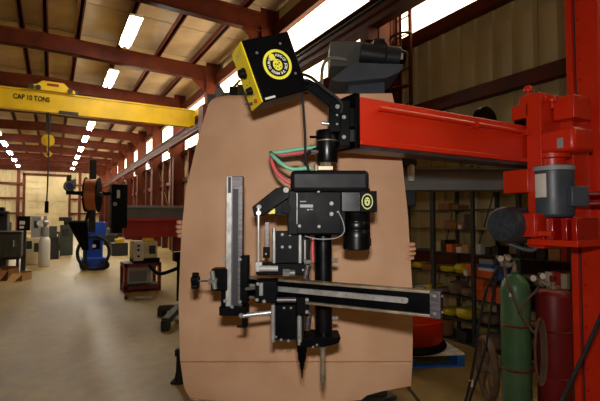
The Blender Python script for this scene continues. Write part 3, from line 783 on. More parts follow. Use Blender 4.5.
for (x, z) in ((-.055, .063), (.05, .078), (.07, -.045)):
    o = inst('screw', BOLT['zinc'], cbx, BM @ Vector((x, -.001, z)), BM.to_euler()); o.scale = (.0042,) * 3
obj('maker_strip', MB(BM).bx((-wB / 2 + .016, -.0012, -hB / 2 + .006), (-wB / 2 + .058, .001, -hB / 2 + .014)), 'box_white', cbx)
EC = BM @ Matrix.Translation((.010, 0, .004))
def bring(mb, M, r0, r1, y0, y1, sx=1, n=48):
    vs = []
    for j in range(n):
        a_ = 2 * PI * j / n
        for r in (r0, r1):
            for y in (y0, y1): vs.append((r * sx * math.cos(a_), y, r * math.sin(a_)))
    fs = []
    for j in range(n):
        e = ((j + 1) % n) * 4; s = j * 4
        fs += [(s, e, e + 2, s + 2), (s + 1, s + 3, e + 3, e + 1), (s, s + 1, e + 1, e), (s + 2, e + 2, e + 3, s + 3)]
    mb.add(vs, fs, M)
m_ = MB(); bring(m_, EC, .0475, .0580, -.0015, .001); em = obj('emblem_ring', m_, 'logo_yellow', cbx, smooth=False)
m_ = MB(); bring(m_, EC, .0005, .0475, -.0008, .001); obj('emblem_disc', m_, 'black_flat', em, smooth=False)
m_ = MB(); bring(m_, EC @ Matrix.Translation((0, 0, -.002)), .0003, .022, -.002, 0, .86, 24); obj('emblem_head', m_, 'logo_yellow', em, smooth=False)
m_ = MB()
m_.prism([(-.014, .018), (-.020, .034), (-.010, .046), (.003, .040), (.006, .020)], .0016, EC @ Matrix.Translation((-.006, -.0026, 0)))
obj('emblem_crown', m_, 'logo_yellow', em, smooth=False)
m_ = MB()
for (x, z, r) in ((-.008, .004, .003), (.008, .006, .003), (-.004, -.012, .0026), (.009, -.010, .0024), (-.012, -.006, .002)):
    bring(m_, EC @ Matrix.Translation((x, -.0006, z - .002)), .0002, r, -.002, -.001, 1, 10)
m_.prism([(-.004, .002), (.004, .002), (.001, -.006)], .001, EC @ Matrix.Translation((0, -.0028, 0))); m_.prism([(-.003, .014), (.012, .010), (.011, .013)], .001, EC @ Matrix.Translation((0, -.0028, 0)))
obj('emblem_marks', m_, 'black_flat', em, smooth=False)
m_ = MB()
words = 'KING OF JOBS THE MAKES CHURNS'
n_ = len(words) + 1
for i, ch in enumerate(words):
    if ch == ' ': continue
    a_ = math.radians(78 - 322 * i / n_)
    T = EC @ Matrix.Translation((.0345 * math.cos(a_), -.0022, .0345 * math.sin(a_))) @ Matrix.Rotation(-(a_ - PI / 2), 4, 'Y') @ TXZ
    text_on(m_, ch, T, .0145)
obj('emblem_lettering', m_, 'white_paint', em, smooth=False)
# arm, cable gland and cables of the box
ar = obj('support_arm', MB().pprism([(300, 84), (310, 79), (338, 97), (343, 103), (343, 112), (329, 112), (329, 106)], 1.70, .04), 'black', cbx, bevel=.003)
obj('arm_corner', MB().disc(337, 106, 1.69, 7, .05), 'black', cbx)
o = inst('bolt', BOLT['zinc'], cbx, P(337.5, 106.5, 1.688), (0, 0, -YAW)); o.scale = (.007,) * 3
obj('cable_gland', MB().pcyl((304, 81, 1.66), (309, 81, 1.66), 2.2), 'black', cbx)
obj('power_cable', MB().ptube([(302, 74, 1.70), (312, 78, 1.67), (325, 89, 1.66), (338, 99, 1.67), (342, 106, 1.68), (341, 113, 1.69)], 1.6), 'rubber', cbx)
obj('drop_cable', MB().ptube([(302, 92, 1.68), (303.5, 110, 1.685), (305, 135, 1.69), (305.5, 156, 1.70), (308, 168, 1.71), (309, 172, 1.715)], 1.2), 'rubber', cbx)

# ================================================================ CARDBOARD SHEET
def sheet():
    left = [(95.5, 226), (97, 217), (100, 211.5), (105, 208), (120, 203.5), (150, 195), (190, 186), (230, 181.5), (300, 178.5), (360, 180), (385, 184), (394, 190)]
    right = [(95.5, 392), (110, 396), (150, 401), (215, 408), (300, 413), (360, 412.5), (394, 411)]
    def itp(tab, y):
        if y <= tab[0][0]: return tab[0][1]
        for (y0, x0), (y1, x1) in zip(tab[:-1], tab[1:]):
            if y <= y1: return x0 + (x1 - x0) * (y - y0) / (y1 - y0)
        return tab[-1][1]
    ys = [95.5, 96.3, 97.2, 98.5, 100, 102, 105, 110, 116] + list(range(124, 356, 8)) + [358, 361, 362.5, 364, 367, 374, 380, 386, 390, 394]
    n = 40; rows = []
    for y in ys:
        l, r = itp(left, y), itp(right, y); row = []
        for k in range(n + 1):
            u = k / n; x = l + (r - l) * u
            s = (2 * u - 1)
            d = 2.12 + .075 * s * s + .012 * math.sin(5 * u + y * .02) + .006 * math.sin(y * .05 + 2 * u)
            if 361.5 < y < 363.5: d += .010
            if 126 < y < 134 and u < .5: d += .004
            if y > 362: d += (y - 362) * .0006
            yy = y
            if y > 366:                       # uneven bottom edge
                f = (y - 366) / 28
                edge = 6 * math.sin(PI * min(1, u * 1.15)) + (-8 * max(0, (u - .8) / .2))
                yy = y + f * (edge + (4 if u < .8 else 0))
            if y < 112: yy = y + (112 - y) / 16 * (-2.2 * u)
            row.append(P(x, yy, d))
        rows.append(row)
    mb = MB(); m = n + 1; R_ = len(rows); th = .007
    vs = [p for r in rows for p in r] + [p + FWDH * th for r in rows for p in r]
    o = m * R_; fs = []
    for i in range(R_ - 1):
        for k in range(n):
            a_ = i * m + k
            fs.append((a_, a_ + m, a_ + m + 1, a_ + 1)); fs.append((o + a_, o + a_ + 1, o + a_ + m + 1, o + a_ + m))
    for k in range(n):
        fs.append((k, k + 1, o + k + 1, o + k)); b_ = (R_ - 1) * m + k; fs.append((b_ + 1, b_, o + b_, o + b_ + 1))
    for i in range(R_ - 1):
        a_ = i * m; fs.append((a_ + m, a_, o + a_, o + a_ + m)); a_ = i * m + n; fs.append((a_, a_ + m, o + a_ + m, o + a_))
    mb.add(vs, fs); return mb
cs = obj('cardboard_sheet', sheet(), 'cardboard', at=P(300, 396, 2.12))
tag(cs, 'large bowed brown cardboard sheet held upright behind the welding head', 'cardboard')

# ================================================================ PERSON behind the sheet
def skin_obj(name, pts, edges_, m, parent, root=0, sub=2):
    me = bpy.data.meshes.new(name)
    o0 = org(parent)
    me.from_pydata([tuple(Vector(p[:3]) - o0) for p in pts], edges_, [])
    me.materials.append(MATS[m])
    o = bpy.data.objects.new(name, me); COL.objects.link(o); o.parent = parent
    s = o.modifiers.new('skin', 'SKIN'); s.use_smooth_shade = True
    if not me.skin_vertices:
        try: me.attributes.new('skin', 'SKIN', 'POINT')
        except Exception: pass
    sv = me.skin_vertices[0].data if me.skin_vertices else None
    for i, p in enumerate(pts):
        r = p[3]; sv[i].radius = (r, p[4] if len(p) > 4 else r); sv[i].use_root = (i == root)
    q = o.modifiers.new('sub', 'SUBSURF'); q.levels = sub; q.render_levels = sub
    ORG[o.name] = o0
    return o
def C3(x, d, z): return tuple(RIGHT * x + FWDH * d + Vector((0, 0, z)))
per = thing('person', 'person hidden behind the cardboard sheet, gripping both its edges with bare hands', 'person', RIGHT * .12 + FWDH * 2.62)
LH = P(181.6, 229, 2.184); RH = P(410.2, 251, 2.199)     # palm grips
pts, eds = [], []
def pt(p, r, r2=None, link=None):
    pts.append((p[0], p[1], p[2], r) + ((r2,) if r2 else ())); i = len(pts) - 1
    if link is not None: eds.append((link, i))
    return i
hipx, shx = .11, .02
ch = pt(C3(shx, 2.56, 1.32), .11, .09)
nk = pt(C3(shx, 2.55, 1.50), .05, link=ch)
for sgn, Hn in ((-1, LH), (1, RH)):
    sh = pt(C3(shx + sgn * .17, 2.56, 1.42), .055, link=ch)
    el = pt(C3(shx + sgn * .36, 2.60, 1.27 if sgn < 0 else 1.22), .04, link=sh)
    hl = Hn.dot(RIGHT), Hn.dot(FWDH), Hn.z
    wx = hl[0] - sgn * .045
    wrp = pt(C3(wx, hl[1] + .12, hl[2] - .05), .026, link=el)
    pm = pt(C3(wx + sgn * .02, hl[1] + .075, hl[2] - .012), .026, .02, link=wrp)
    for j in range(4):                                   # fingers wrap round the edge
        zz = hl[2] + .033 - j * .0225; ex = (0, .004, .002, -.005)[j]
        a_ = pt(C3(hl[0] + sgn * (.002 + ex), hl[1] + .042, zz), .0105, link=pm)
        out = .020 + ex
        b_ = pt(C3(hl[0] + sgn * out, hl[1] + .008, zz + .002), .0098, link=a_)
        c_ = pt(C3(hl[0] + sgn * (out - .006), hl[1] - .016, zz), .0092, link=b_)
        if sgn > 0:
            d_ = pt(C3(hl[0] + sgn * (out - .040), hl[1] - .020, zz - .002), .0085, link=c_)
        else:
            d_ = pt(C3(hl[0] + sgn * (out - .026), hl[1] - .018, zz - .002), .0085, link=c_)
    th_ = pt(C3(wx + sgn * .012, hl[1] + .06, hl[2] + .045), .012, link=pm)
    pt(C3(wx + sgn * .0, hl[1] + .03, hl[2] + .062), .011, link=th_)
hz_ = 1.56
h0 = pt(C3(shx, 2.545, 1.57), .06, link=nk)
h1 = pt(C3(shx, 2.545, 1.66), .082, .095, link=h0)
h2 = pt(C3(shx, 2.55, 1.74), .07, .085, link=h1)
body = skin_obj('body', pts, eds, 'skin', per)
hd_c = C3(shx, 2.545, 1.655)
for sgn in (-1, 1):
    e_ = C3(shx + sgn * .032, 2.452, 1.66); obj('eye', MB().sphere(e_, .011, 12), 'white_paint', per)
    e_ = C3(shx + sgn * .086, 2.55, 1.645); obj('ear', MB().sphere(e_, .026, 12, (.5, .6, 1)), 'skin', per)
obj('nose', MB().sphere(C3(shx, 2.447, 1.63), .016, 12, (.8, 1, 1.3)), 'skin', per)
obj('mouth', MB().sphere(C3(shx, 2.462, 1.588), .022, 12, (1, .4, .3)), 'red_dull', per)
obj('hair', MB().sphere(C3(shx, 2.567, 1.715), .098, 18, (.95, 1.02, .78)), 'hair', per)
pts, eds = [], []
a0 = pt(C3(hipx - .03, 2.60, 1.0), .145, .10); a1 = pt(C3(.07, 2.58, 1.18), .15, .105, link=a0); a2 = pt(C3(shx, 2.565, 1.36), .17, .11, link=a1); pt(C3(shx, 2.555, 1.47), .065, link=a2)
for sgn, Hn in ((-1, LH), (1, RH)):
    s_ = pt(C3(shx + sgn * .18, 2.56, 1.41), .075, link=a2)
    el = pt(C3(shx + sgn * .36, 2.60, 1.27 if sgn < 0 else 1.22), .055, link=s_)
    hl = Hn.dot(RIGHT), Hn.dot(FWDH), Hn.z; wx = hl[0] - sgn * .045
    pt(C3(wx - sgn * .01, hl[1] + .145, hl[2] - .065), .042, link=el)
skin_obj('shirt', pts, eds, 'cloth_blue', per)
pts, eds = [], []
a0 = pt(C3(hipx - .02, 2.60, .96), .155, .11)
for sgn in (-1, 1):
    b_ = pt(C3(hipx + sgn * .10, 2.6, .84), .098, link=a0); k1 = pt(C3(hipx + sgn * .13, 2.57, .48), .068, link=b_); pt(C3(hipx + sgn * .15, 2.62, .08), .058, link=k1)
skin_obj('trousers', pts, eds, 'cloth_dark', per)
for sgn in (-1, 1):
    m_ = MB(Matrix.Translation(C3(hipx + sgn * .15, 2.62, 0)) @ CAMROT); m_.box((0, -.06, .05), (.1, .29, .1)); m_.box((0, .03, .1), (.1, .12, .12)); obj('boot', m_, 'rubber', per, bevel=.025)

# ================================================================ GREY MANIPULATOR behind the sheet
GD = 4.0
gm = thing('grey_manipulator', 'blue-grey column manipulator with black motor on top, behind the cardboard', 'manipulator', P(367, 219, GD) - Vector((0, 0, EYE)))
c = MB().pbox(349, 80, 386, 397, GD, .34); obj('column', c, 'blue_grey', gm, bevel=.01)
obj('head_plate', MB().pprism([(330, 80), (352, 62), (404, 64), (400, 72), (386, 78), (344, 82)], GD - .12, .5), 'blue_grey', gm, bevel=.008)
obj('head_box', MB().pbox(330, 41, 362, 66, GD + .0, .36), 'boom_grey', gm, bevel=.01)
m_ = MB(); m_.cyl(P(360, 53, GD - .02), P(399, 58, GD - .02), 10.5 * S(GD), n=24); gmo = obj('motor', m_, 'motor_dark', gm)
m_ = MB(); m_.cyl(P(399, 58, GD - .02), P(405, 59, GD - .02), 9 * S(GD), 7.5 * S(GD), n=24); obj('fan_cover', m_, 'black', gmo)
obj('terminal_box', MB().pbox(374, 38, 386, 46, GD - .08, .12), 'motor_dark', gmo, bevel=.01)
obj('name_plate', MB().pbox(399.5, 53, 403, 59, GD - .105, .01), 'box_white', gmo)
obj('motor_cable', MB().ptube([(380, 40, GD - .1), (386, 44, GD - .13), (387, 54, GD - .14), (383, 62, GD - .12), (376, 66, GD - .1)], 1.0), 'rubber', gm)
obj('side_conduit', MB().ptube([(346, 60, GD - .1), (332, 58, GD - .12), (325, 62, GD - .12), (322, 72, GD - .12), (322, 92, GD - .1), (324, 130, GD - .02)], 1.8), 'label_grey', gm)
obj('boom', MB().pbox(404, 168, 530, 188.5, GD - .1, .2), 'boom_grey', gm, bevel=.01)
obj('boom_flange', MB().pbox(404, 167, 530, 169.5, GD - .13, .26), 'boom_grey', gm)
obj('boom_lip', MB().pbox(404, 187, 530, 190, GD - .13, .26), 'boom_grey', gm)
obj('carriage', MB().pbox(384, 150, 416, 206, GD - .04, .42), 'motor_dark', gm, bevel=.01)
obj('roller', MB().pcyl((411, 165, GD - .2), (411, 181, GD - .2), 3.4), 'box_white', gm)
obj('carriage_arm', MB().pbox(404, 152, 417, 166, GD - .22, .2), 'motor_dark', gm, bevel=.008)
obj('base_plate', MB().bx((gm.location.x - .4, gm.location.y - .1, 0), (gm.location.x + .25, gm.location.y + .5, .04)), 'blue_grey', gm)
# second grey column further back, only its top shows over the sheet
bg = thing('positioner_column', 'grey column top with clamped gear blocks showing over the cardboard', 'column', P(230, 219, 4.6) - Vector((0, 0, EYE)))
obj('post', MB().pbox(222, 98, 244, 372, 4.66, .3), 'boom_grey', bg, bevel=.01)
for (x0, y0, x1, y1, m) in ((207, 94, 216, 106, 'boom_grey'), (215, 88, 222, 106, 'label_grey'), (221, 92, 230, 106, 'boom_grey'), (229, 86, 238, 106, 'machine_dark'), (237, 84, 244, 106, 'boom_grey'), (243, 83, 250, 106, 'label_grey'), (208, 104, 250, 112, 'boom_grey')):
    obj('gear_block', MB().pbox(x0, y0, x1, y1, 4.6, .25), m, bg, bevel=.008)
obj('lever', MB().pcyl((234, 87, 4.55), (240, 80, 4.55), 1.3), 'label_grey', bg)
obj('lever', MB().pcyl((222, 90, 4.55), (217, 84, 4.55), 1.2), 'boom_grey', bg)
obj('base', MB().bx((bg.location.x - .3, bg.location.y - .3, 0), (bg.location.x + .4, bg.location.y + .5, .05)), 'boom_grey', bg)

# ================================================================ GAS CYLINDERS on their cart
def floor_pt(px, d): return P(px, 219, d) - Vector((0, 0, EYE))
gc = floor_pt(513.5, 3.62); gr = 13.6 * S(3.62); gt = P(513, 271, 3.62).z
rc = floor_pt(551.5, 3.50); rrd = 16 * S(3.5); rt = P(551, 290, 3.5).z
t = thing('gas_cylinder', 'tall green oxygen cylinder with rounded shoulder strapped to cart', 'gas cylinder', (gc.x, gc.y, .06))
zz = gt - .06
obj('body', MB().lathe((gc.x, gc.y, .06), [(gr * .92, 0), (gr, .03)] + [(gr, zz - .16)] + [(gr * math.cos(a_), zz - .16 + .145 * math.sin(a_)) for a_ in [PI / 2 * k / 7 for k in range(1, 7)]] + [(gr * .28, zz - .008), (gr * .28, zz)], 32), 'green_gas', t)
obj('valve', MB().lathe((gc.x, gc.y, gt), [(.02, 0), (.02, .05), (.012, .055), (.012, .09)], 14), 'steel_warm', t)
obj('valve_wheel', MB().lathe((gc.x, gc.y, gt + .09), [(.036, 0), (.036, .014)], 14), 'green_gas', t)
obj('label_sticker', MB().box((0, 0, 0), (.03, .004, .03), Matrix.Translation(P(511, 295, 3.62 - gr - .002)) @ CAMROT), 'box_white', t)
t2 = thing('gas_cylinder', 'wide dark red acetylene cylinder beside the red column', 'gas cylinder', (rc.x, rc.y, .06))
zz = rt - .06
obj('body', MB().lathe((rc.x, rc.y, .06), [(rrd * .92, 0), (rrd, .03), (rrd, zz - .05), (rrd * .95, zz - .02), (rrd * .8, zz), (rrd * .3, zz + .015)], 32), 'red_gas', t2)
obj('collar', MB().lathe((rc.x, rc.y, rt + .0), [(.05, 0), (.05, .03), (.02, .035), (.02, .075)], 16), 'steel_warm', t2)
obj('valve', MB().box((rc.x, rc.y, rt + .09), (.05, .035, .05)), 'red_gas', t2, bevel=.005)
def regulator(label, c, gpos, d):
    t = thing('regulator', label, 'regulator', c)
    obj('body', MB().cyl(Vector(c) - FWDH * .04, Vector(c) + FWDH * .03, .03, n=18), 'steel_warm', t)
    obj('inlet', MB().cyl(Vector(c), Vector(c) + RIGHT * .07 - Vector((0, 0, .0)), .012, n=10), 'steel_warm', t)
    for (x, y) in gpos:
        q = P(x, y, d); g_ = obj('gauge', MB().cyl(q - FWDH * .012, q + FWDH * .02, 3.5 * S(d), n=22), 'steel_dark', t)
        obj('dial', MB().cyl(q - FWDH * .0135, q - FWDH * .012, 3.0 * S(d), n=22), 'dial', g_)
        obj('stem', MB().cyl(q, Vector(c), .008, n=8), 'steel_warm', t)
    obj('adjuster', MB().cyl(Vector(c) - FWDH * .04, Vector(c) - FWDH * .085, .014, n=10), 'steel', t)
regulator('regulator with two white dials above the green cylinder', P(505, 264, 3.6), [(500, 258.5), (507.5, 257.5)], 3.58)
regulator('regulator with two white dials above the dark red cylinder', P(539, 282, 3.48), [(532.5, 278), (542, 276)], 3.46)
ct = thing('cylinder_cart', 'two wheeled cylinder cart with red retaining bands and brown wheel', 'cart', floor_pt(520, 3.7))
md = (gc + rc) / 2
obj('platform', MB().box((.06, 0, .045), (.46, .4, .03), Matrix.Translation(md) @ CAMROT), 'red_dull', ct)
for s in (-.09, .22):
    b0 = md + RIGHT * s + FWDH * .2
    obj('upright', MB().tube([b0 + Vector((0, 0, .05)), b0 + Vector((0, 0, .8)), b0 + Vector((0, 0, 1.15)) + FWDH * .06], .016, n=8), 'machine_dark', ct)
for yy in (328, 373):
    zb_ = P(513, yy, 3.5).z
    ln = [gc + RIGHT * (gr + .004) * math.cos(a_) - FWDH * (gr + .004) * math.sin(a_) for a_ in [PI * k / 10 for k in range(11)]]
    m_ = MB(); m_.tube([Vector((p.x, p.y, zb_)) for p in ln[::-1]], .009, n=6, steps=3); obj('band', m_, 'red_dull', ct)
    ln = [rc + RIGHT * (rrd + .004) * math.cos(a_) - FWDH * (rrd + .004) * math.sin(a_) for a_ in [PI * k / 10 for k in range(11)]]
    m_ = MB(); m_.tube([Vector((p.x, p.y, zb_ - .01)) for p in ln[::-1]], .009, n=6, steps=3); obj('band', m_, 'red_dull', ct)
    obj('crossbar', MB().tube([md + RIGHT * -.09 + FWDH * .2 + Vector((0, 0, zb_)), md + RIGHT * .22 + FWDH * .2 + Vector((0, 0, zb_))], .012, n=8), 'red_dull', ct)
wc = P(487, 371, 4.03); wc.z = .29; wax = (RIGHT * .99 - FWDH * .12).normalized()
wx1 = wax.cross(Vector((0, 0, 1)))
def wheel(c, r):
    m_ = MB(); m_.tube([c + wx1 * (r - .03) * math.cos(2 * PI * k / 20) + Vector((0, 0, (r - .03) * math.sin(2 * PI * k / 20))) for k in range(20)], .03, n=10, steps=2, closed=True)
    wl_ = obj('wheel', m_, 'hose_brown', ct)
    obj('hub', MB().cyl(c - wax * .04, c + wax * .04, .045, n=16), 'hose_brown', wl_)
    for k in range(6):
        a_ = PI / 3 * k; obj('spoke', MB().cyl(c + wx1 * .03 * math.cos(a_) + Vector((0, 0, .03 * math.sin(a_))), c + wx1 * (r - .05) * math.cos(a_) + Vector((0, 0, (r - .05) * math.sin(a_))), .012, n=8), 'hose_brown', wl_)
wheel(wc, .29)
obj('axle', MB().cyl(wc, wc + wax * .62, .014, n=8), 'machine_dark', ct)
for s in (-.09, .22):
    b0 = md + RIGHT * s + FWDH * .2; b0.z = .29
    k_ = (b0 - wc).dot(wax); obj('axle_bracket', MB().cyl(b0, wc + wax * k_, .014, n=8), 'machine_dark', ct)
t = thing('hose_coil', 'brown gas hose coiled between the green and red cylinders', 'hose', P(540, 382, 3.3))
for k in range(4):
    cc = P(538.5 + k * .8, 352, 3.34 - .012 * k)
    obj('loop', MB().tube([cc + RIGHT * (.042 + .006 * k) * math.cos(2 * PI * j / 14) + FWDH * .03 * math.cos(2 * PI * j / 14) + Vector((0, 0, (.21 + .012 * k) * math.sin(2 * PI * j / 14))) for j in range(14)], .009, n=8, steps=3, closed=True), 'hose_brown', t)
obj('hose_end', MB().ptube([(505, 267.5, 3.6), (506, 276, 3.5), (512, 292, 3.42), (520, 312, 3.38), (530, 328, 3.36), (536, 334, 3.34)], 1.3, n=8), 'hose_brown', t)
obj('hose_end', MB().ptube([(539, 285.5, 3.48), (536, 291, 3.43), (528, 299, 3.4), (520, 312, 3.37)], 1.2, n=8), 'hose_brown', t)
t = thing('torch_hose', 'black doubled torch hose hanging beside the cart wheel', 'hose', floor_pt(470, 3.5))
obj('hose', MB().ptube([(498, 268, 3.5), (486, 292, 3.48), (479, 325, 3.45), (474, 362, 3.4), (468, 392, 3.35), (462, 412, 3.35), (458, 424, 3.35)], 1.2, n=8), 'rubber', t)
obj('hose', MB().ptube([(498, 270, 3.52), (492, 300, 3.5), (487, 340, 3.45), (478, 375, 3.4), (469, 402, 3.36), (463, 424, 3.36)], 1.1, n=8), 'rubber', t)
obj('tag', MB().pbox(469.5, 380, 473, 387, 3.36, .01), 'box_white', t)
t = obj('power_cable', MB().ptube([(612, 290, 1.98), (600, 318, 1.96), (583, 356, 1.95), (566, 392, 1.95), (540, 450, 1.96), (505, 540, 2.0), (492, 563, 2.03), (520, 553, 2.12)], 1.9, n=10), 'rubber', at=floor_pt(505, 2.0))
tag(t, 'thick black cable sagging in front of the red column', 'cable')
t = obj('floor_cable', MB().tube([onZ(406, 384, .012), onZ(412, 392, .012), onZ(419, 401, .012), onZ(430, 412, .012)], .012, n=8), 'rubber', at=onZ(412, 392))
tag(t, 'thin black cable on the concrete below the cardboard corner', 'cable')

# ================================================================ SHELVING along the right wall
SX = 4.75
def sy(px): return onX(px, 270, SX).y
LV = [onX(452, y, SX).z for y in (342, 318.5, 295.5, 274, 252.5, 229, 209.5)] + [2.1]
ybays = [sy(408), sy(433), sy(472.5), sy(519), sy(572)]
DEPTH = .5
t = thing('shelving_unit', 'dark steel shelving unit full of boxes against the siding wall', 'shelving', (SX, ybays[2], 0))
for y in ybays:
    for x in (SX, SX + DEPTH): obj('upright', MB().bx((x, y - .022, 0), (x + .04, y + .022, 2.35)), 'shelf_steel', t)
for a_, b_ in zip(ybays[:-1], ybays[1:]):
    for z in LV: obj('shelf', MB().bx((SX + .005, b_, max(.01, z) - .012), (SX + DEPTH + .03, a_, max(.01, z) + .0)), 'shelf_steel', t)
for a_, b_ in zip(ybays[:-1], ybays[1:]):
    obj('brace', MB().cyl((SX + DEPTH + .05, a_, .3), (SX + DEPTH + .05, b_, 2.2), .008, n=6), 'shelf_steel', t)
def boxy(name, lab, cat, x0, y0, x1, lev, m, sx=.22, off=.04, base=None, group='boxes on the steel shelving'):
    X = SX + off; zb = max(.01, LV[lev]) if base is None else base
    a_ = onX(x0, 0, X).y if False else onX(x0, (y0 + 5), X).y; b_ = onX(x1, (y0 + 5), X).y; zt_ = onX((x0 + x1) / 2, y0, X).z
    zt_ = max(zt_, zb + .03)
    o = obj(name, MB().bx((X, b_, zb), (X + sx, a_, zt_)), m, at=(X + sx / 2, (a_ + b_) / 2, zb), bevel=.004)
    tag(o, lab, cat, group)
    return o, zt_
def flapbox(*a, tape='box_tan', **k):
    o, zt_ = boxy(*a, **k)
    return o, zt_
def bag(lab, x0, y0, x1, lev, m, off=.03, sx=.3):
    X = SX + off; zb = max(.01, LV[lev]); a_ = onX(x0, y0 + 5, X).y; b_ = onX(x1, y0 + 5, X).y; zt_ = onX((x0 + x1) / 2, y0, X).z
    zt_ = max(zt_, zb + .05); c = ((X + sx / 2), (a_ + b_) / 2, zb + (zt_ - zb) * .5)
    vs = []; mb = MB(); n = 14; mm = 8
    random.seed(hash(lab) % 99 if False else len(lab) + int(x0))
    for j in range(mm + 1):
        th = PI * j / mm
        for k in range(n):
            an = 2 * PI * k / n
            f = lambda v: math.copysign(abs(v) ** .6, v)
            w_ = 1 + random.uniform(-.07, .07)
            vs.append((c[0] + sx / 2 * w_ * f(math.sin(th)) * f(math.cos(an)), c[1] + (a_ - b_) / 2 * w_ * f(math.sin(th)) * f(math.sin(an)), c[2] + (zt_ - zb) / 2 * f(math.cos(th)) * (w_ if j < mm / 2 else 1)))
    fs = [(j * n + k, (j + 1) * n + k, (j + 1) * n + (k + 1) % n, j * n + (k + 1) % n) for j in range(mm) for k in range(n)]
    mb.add(vs, fs)
    o = obj('plastic_bag', mb, m, at=(c[0], c[1], zb)); tag(o, lab, 'bag', 'bags on the steel shelving'); return o
boxy('cardboard_box', 'wide low brown carton on the highest visible shelf', 'box', 438, 203, 449, 6, 'box_brown')
boxy('cardboard_box', 'small brown carton at the upright on the highest visible shelf', 'box', 452, 205, 458, 6, 'box_brown')
boxy('cardboard_box', 'tan open carton beside the steel upright, second shelf from the top', 'box', 436, 220, 444, 5, 'box_tan')
boxy('cardboard_box', 'orange-brown carton in the middle of the second shelf from the top', 'box', 446, 222, 456, 5, 'box_brown')
boxy('cardboard_box', 'dark brown carton leaning at the back of the second shelf from the top', 'box', 457, 214, 464, 5, 'bag_brown')
boxy('paper_packet', 'small white packet on the second shelf from the top', 'packet', 458, 225, 461, 5, 'box_white', sx=.03, off=.006)
boxy('cardboard_box', 'wide tan carton on the shelf beside the drive motor', 'box', 472.5, 229, 487, 5, 'box_tan', base=LV[5] - .075 + .075)
boxy('cardboard_box', 'pale yellow carton standing at the upright above the yellow bags', 'box', 434.5, 242, 439.5, 4, 'machine_beige')
boxy('parts_box', 'orange parts box above the yellow bags', 'box', 446, 244, 452, 4, 'box_orange')
boxy('parts_box', 'small white parts box next to the orange one above the yellow bags', 'box', 456, 247, 461, 4, 'box_white')
boxy('parts_box', 'small tan parts box next to the upright above the yellow bags', 'box', 462, 245, 468, 4, 'box_tan')
boxy('paper_packet', 'small white packet standing behind the steel upright', 'packet', 475, 244, 480, 4, 'box_white', sx=.1)
boxy('cardboard_box', 'brown carton pile on the shelf near the red carriage', 'box', 548, 249, 560, 4, 'box_tan')
boxy('parts_box', 'small red parts box on the shelf near the red carriage', 'box', 561, 247, 567, 4, 'box_red')
bag('orange-yellow bag on the shelf behind the gripping fingers', 410, 262, 420, 3, 'bag_yellow')
boxy('cardboard_box', 'brown carton next to the gripping fingers', 'box', 422, 264, 431, 3, 'box_brown')
bag('long flat yellow bag on the shelf below the orange parts box', 437, 265, 449.5, 3, 'bag_yellow')
bag('second yellow bag lying on the shelf beside an orange box', 452, 263, 463.5, 3, 'bag_yellow')
boxy('parts_box', 'orange box at the end of the yellow bags', 'box', 466, 264, 471, 3, 'box_orange')
boxy('parts_box', 'flat white box under the orange box beside the yellow bags', 'box', 463.5, 270, 467, 3, 'box_white', off=.0, sx=.03)
o, z1 = boxy('flat_box', 'orange box lowest in the stack of flat boxes', 'box', 477, 271, 492, 3, 'box_orange', group='stack of flat boxes')
o, z1 = boxy('flat_box', 'lower white flat box in the stack of flat boxes', 'box', 478, 268, 493, 3, 'box_white', base=z1, group='stack of flat boxes')
o, z1 = boxy('flat_box', 'blue flat box in the stack of flat boxes', 'box', 478, 264, 492.5, 3, 'box_blue', base=z1, group='stack of flat boxes')
o, z1 = boxy('flat_box', 'pale grey box topmost in the stack of flat boxes', 'box', 479, 259, 493, 3, 'label_grey', base=z1, group='stack of flat boxes')
boxy('parts_box', 'blue box behind the green cylinder regulator', 'box', 495, 266, 508, 3, 'box_blue')
boxy('parts_box', 'red box on the shelf over the dark red cylinder', 'box', 553, 272, 560, 3, 'box_red')
boxy('parts_box', 'cream box beside the red one over the dark red cylinder', 'box', 560.5, 274, 567, 3, 'machine_beige')
boxy('parts_box', 'white box leaning behind the dark red cylinder regulator', 'box', 545, 272, 552, 3, 'box_white')
boxy('parts_box', 'white box on the shelf near the bar tip', 'box', 414, 287, 421, 2, 'box_white')
bag('yellow bag on the shelf just above the crossbar tip', 424, 284, 431, 2, 'bag_yellow')
bag('brown wrapped bundle at the upright above the crossbar tip', 435, 287, 443.8, 2, 'bag_brown')
bag('tall brown wrapped bundle in the middle of its shelf', 446, 281, 456.5, 2, 'bag_brown')
bag('grey brown wrapped bundle beside the orange box stack', 458, 288, 470, 2, 'bag_brown')
zb0 = LV[2]
for k in range(3):
    lab = ('lowest of three stacked orange boxes at the shelf upright', 'middle of three stacked orange boxes at the shelf upright', 'topmost of three stacked orange boxes at the shelf upright')[k]
    o, zb0 = boxy('orange_box', lab, 'box', 473.5, 295.5 - 6.2 * (k + 1) + 2, 483, 2, 'box_orange', base=zb0 + (.003 if k else 0), group='orange boxes', sx=.18)
o, z1 = boxy('orange_box', 'lower of two stacked orange boxes between the stack of three and the green cylinder', 'box', 485.5, 292, 491.5, 2, 'box_orange', group='orange boxes')
boxy('orange_box', 'upper of two stacked orange boxes between the stack of three and the green cylinder', 'box', 485.5, 286.5, 491, 2, 'box_orange', base=z1 + .002, group='orange boxes')
boxy('orange_box', 'single orange box partly behind the green cylinder', 'box', 496, 288, 502, 2, 'box_orange', group='orange boxes')
bag('yellow bag on the low shelf right by the crossbar end', 440, 308, 450.5, 1, 'bag_yellow')
bag('larger yellow bag on the low shelf beside the steel upright', 453, 308, 468.5, 1, 'bag_yellow')
bag('dull grey bag on the low shelf past the steel upright', 474.5, 314, 492, 1, 'bag_brown')
q = onX(446, 340, SX + .18)
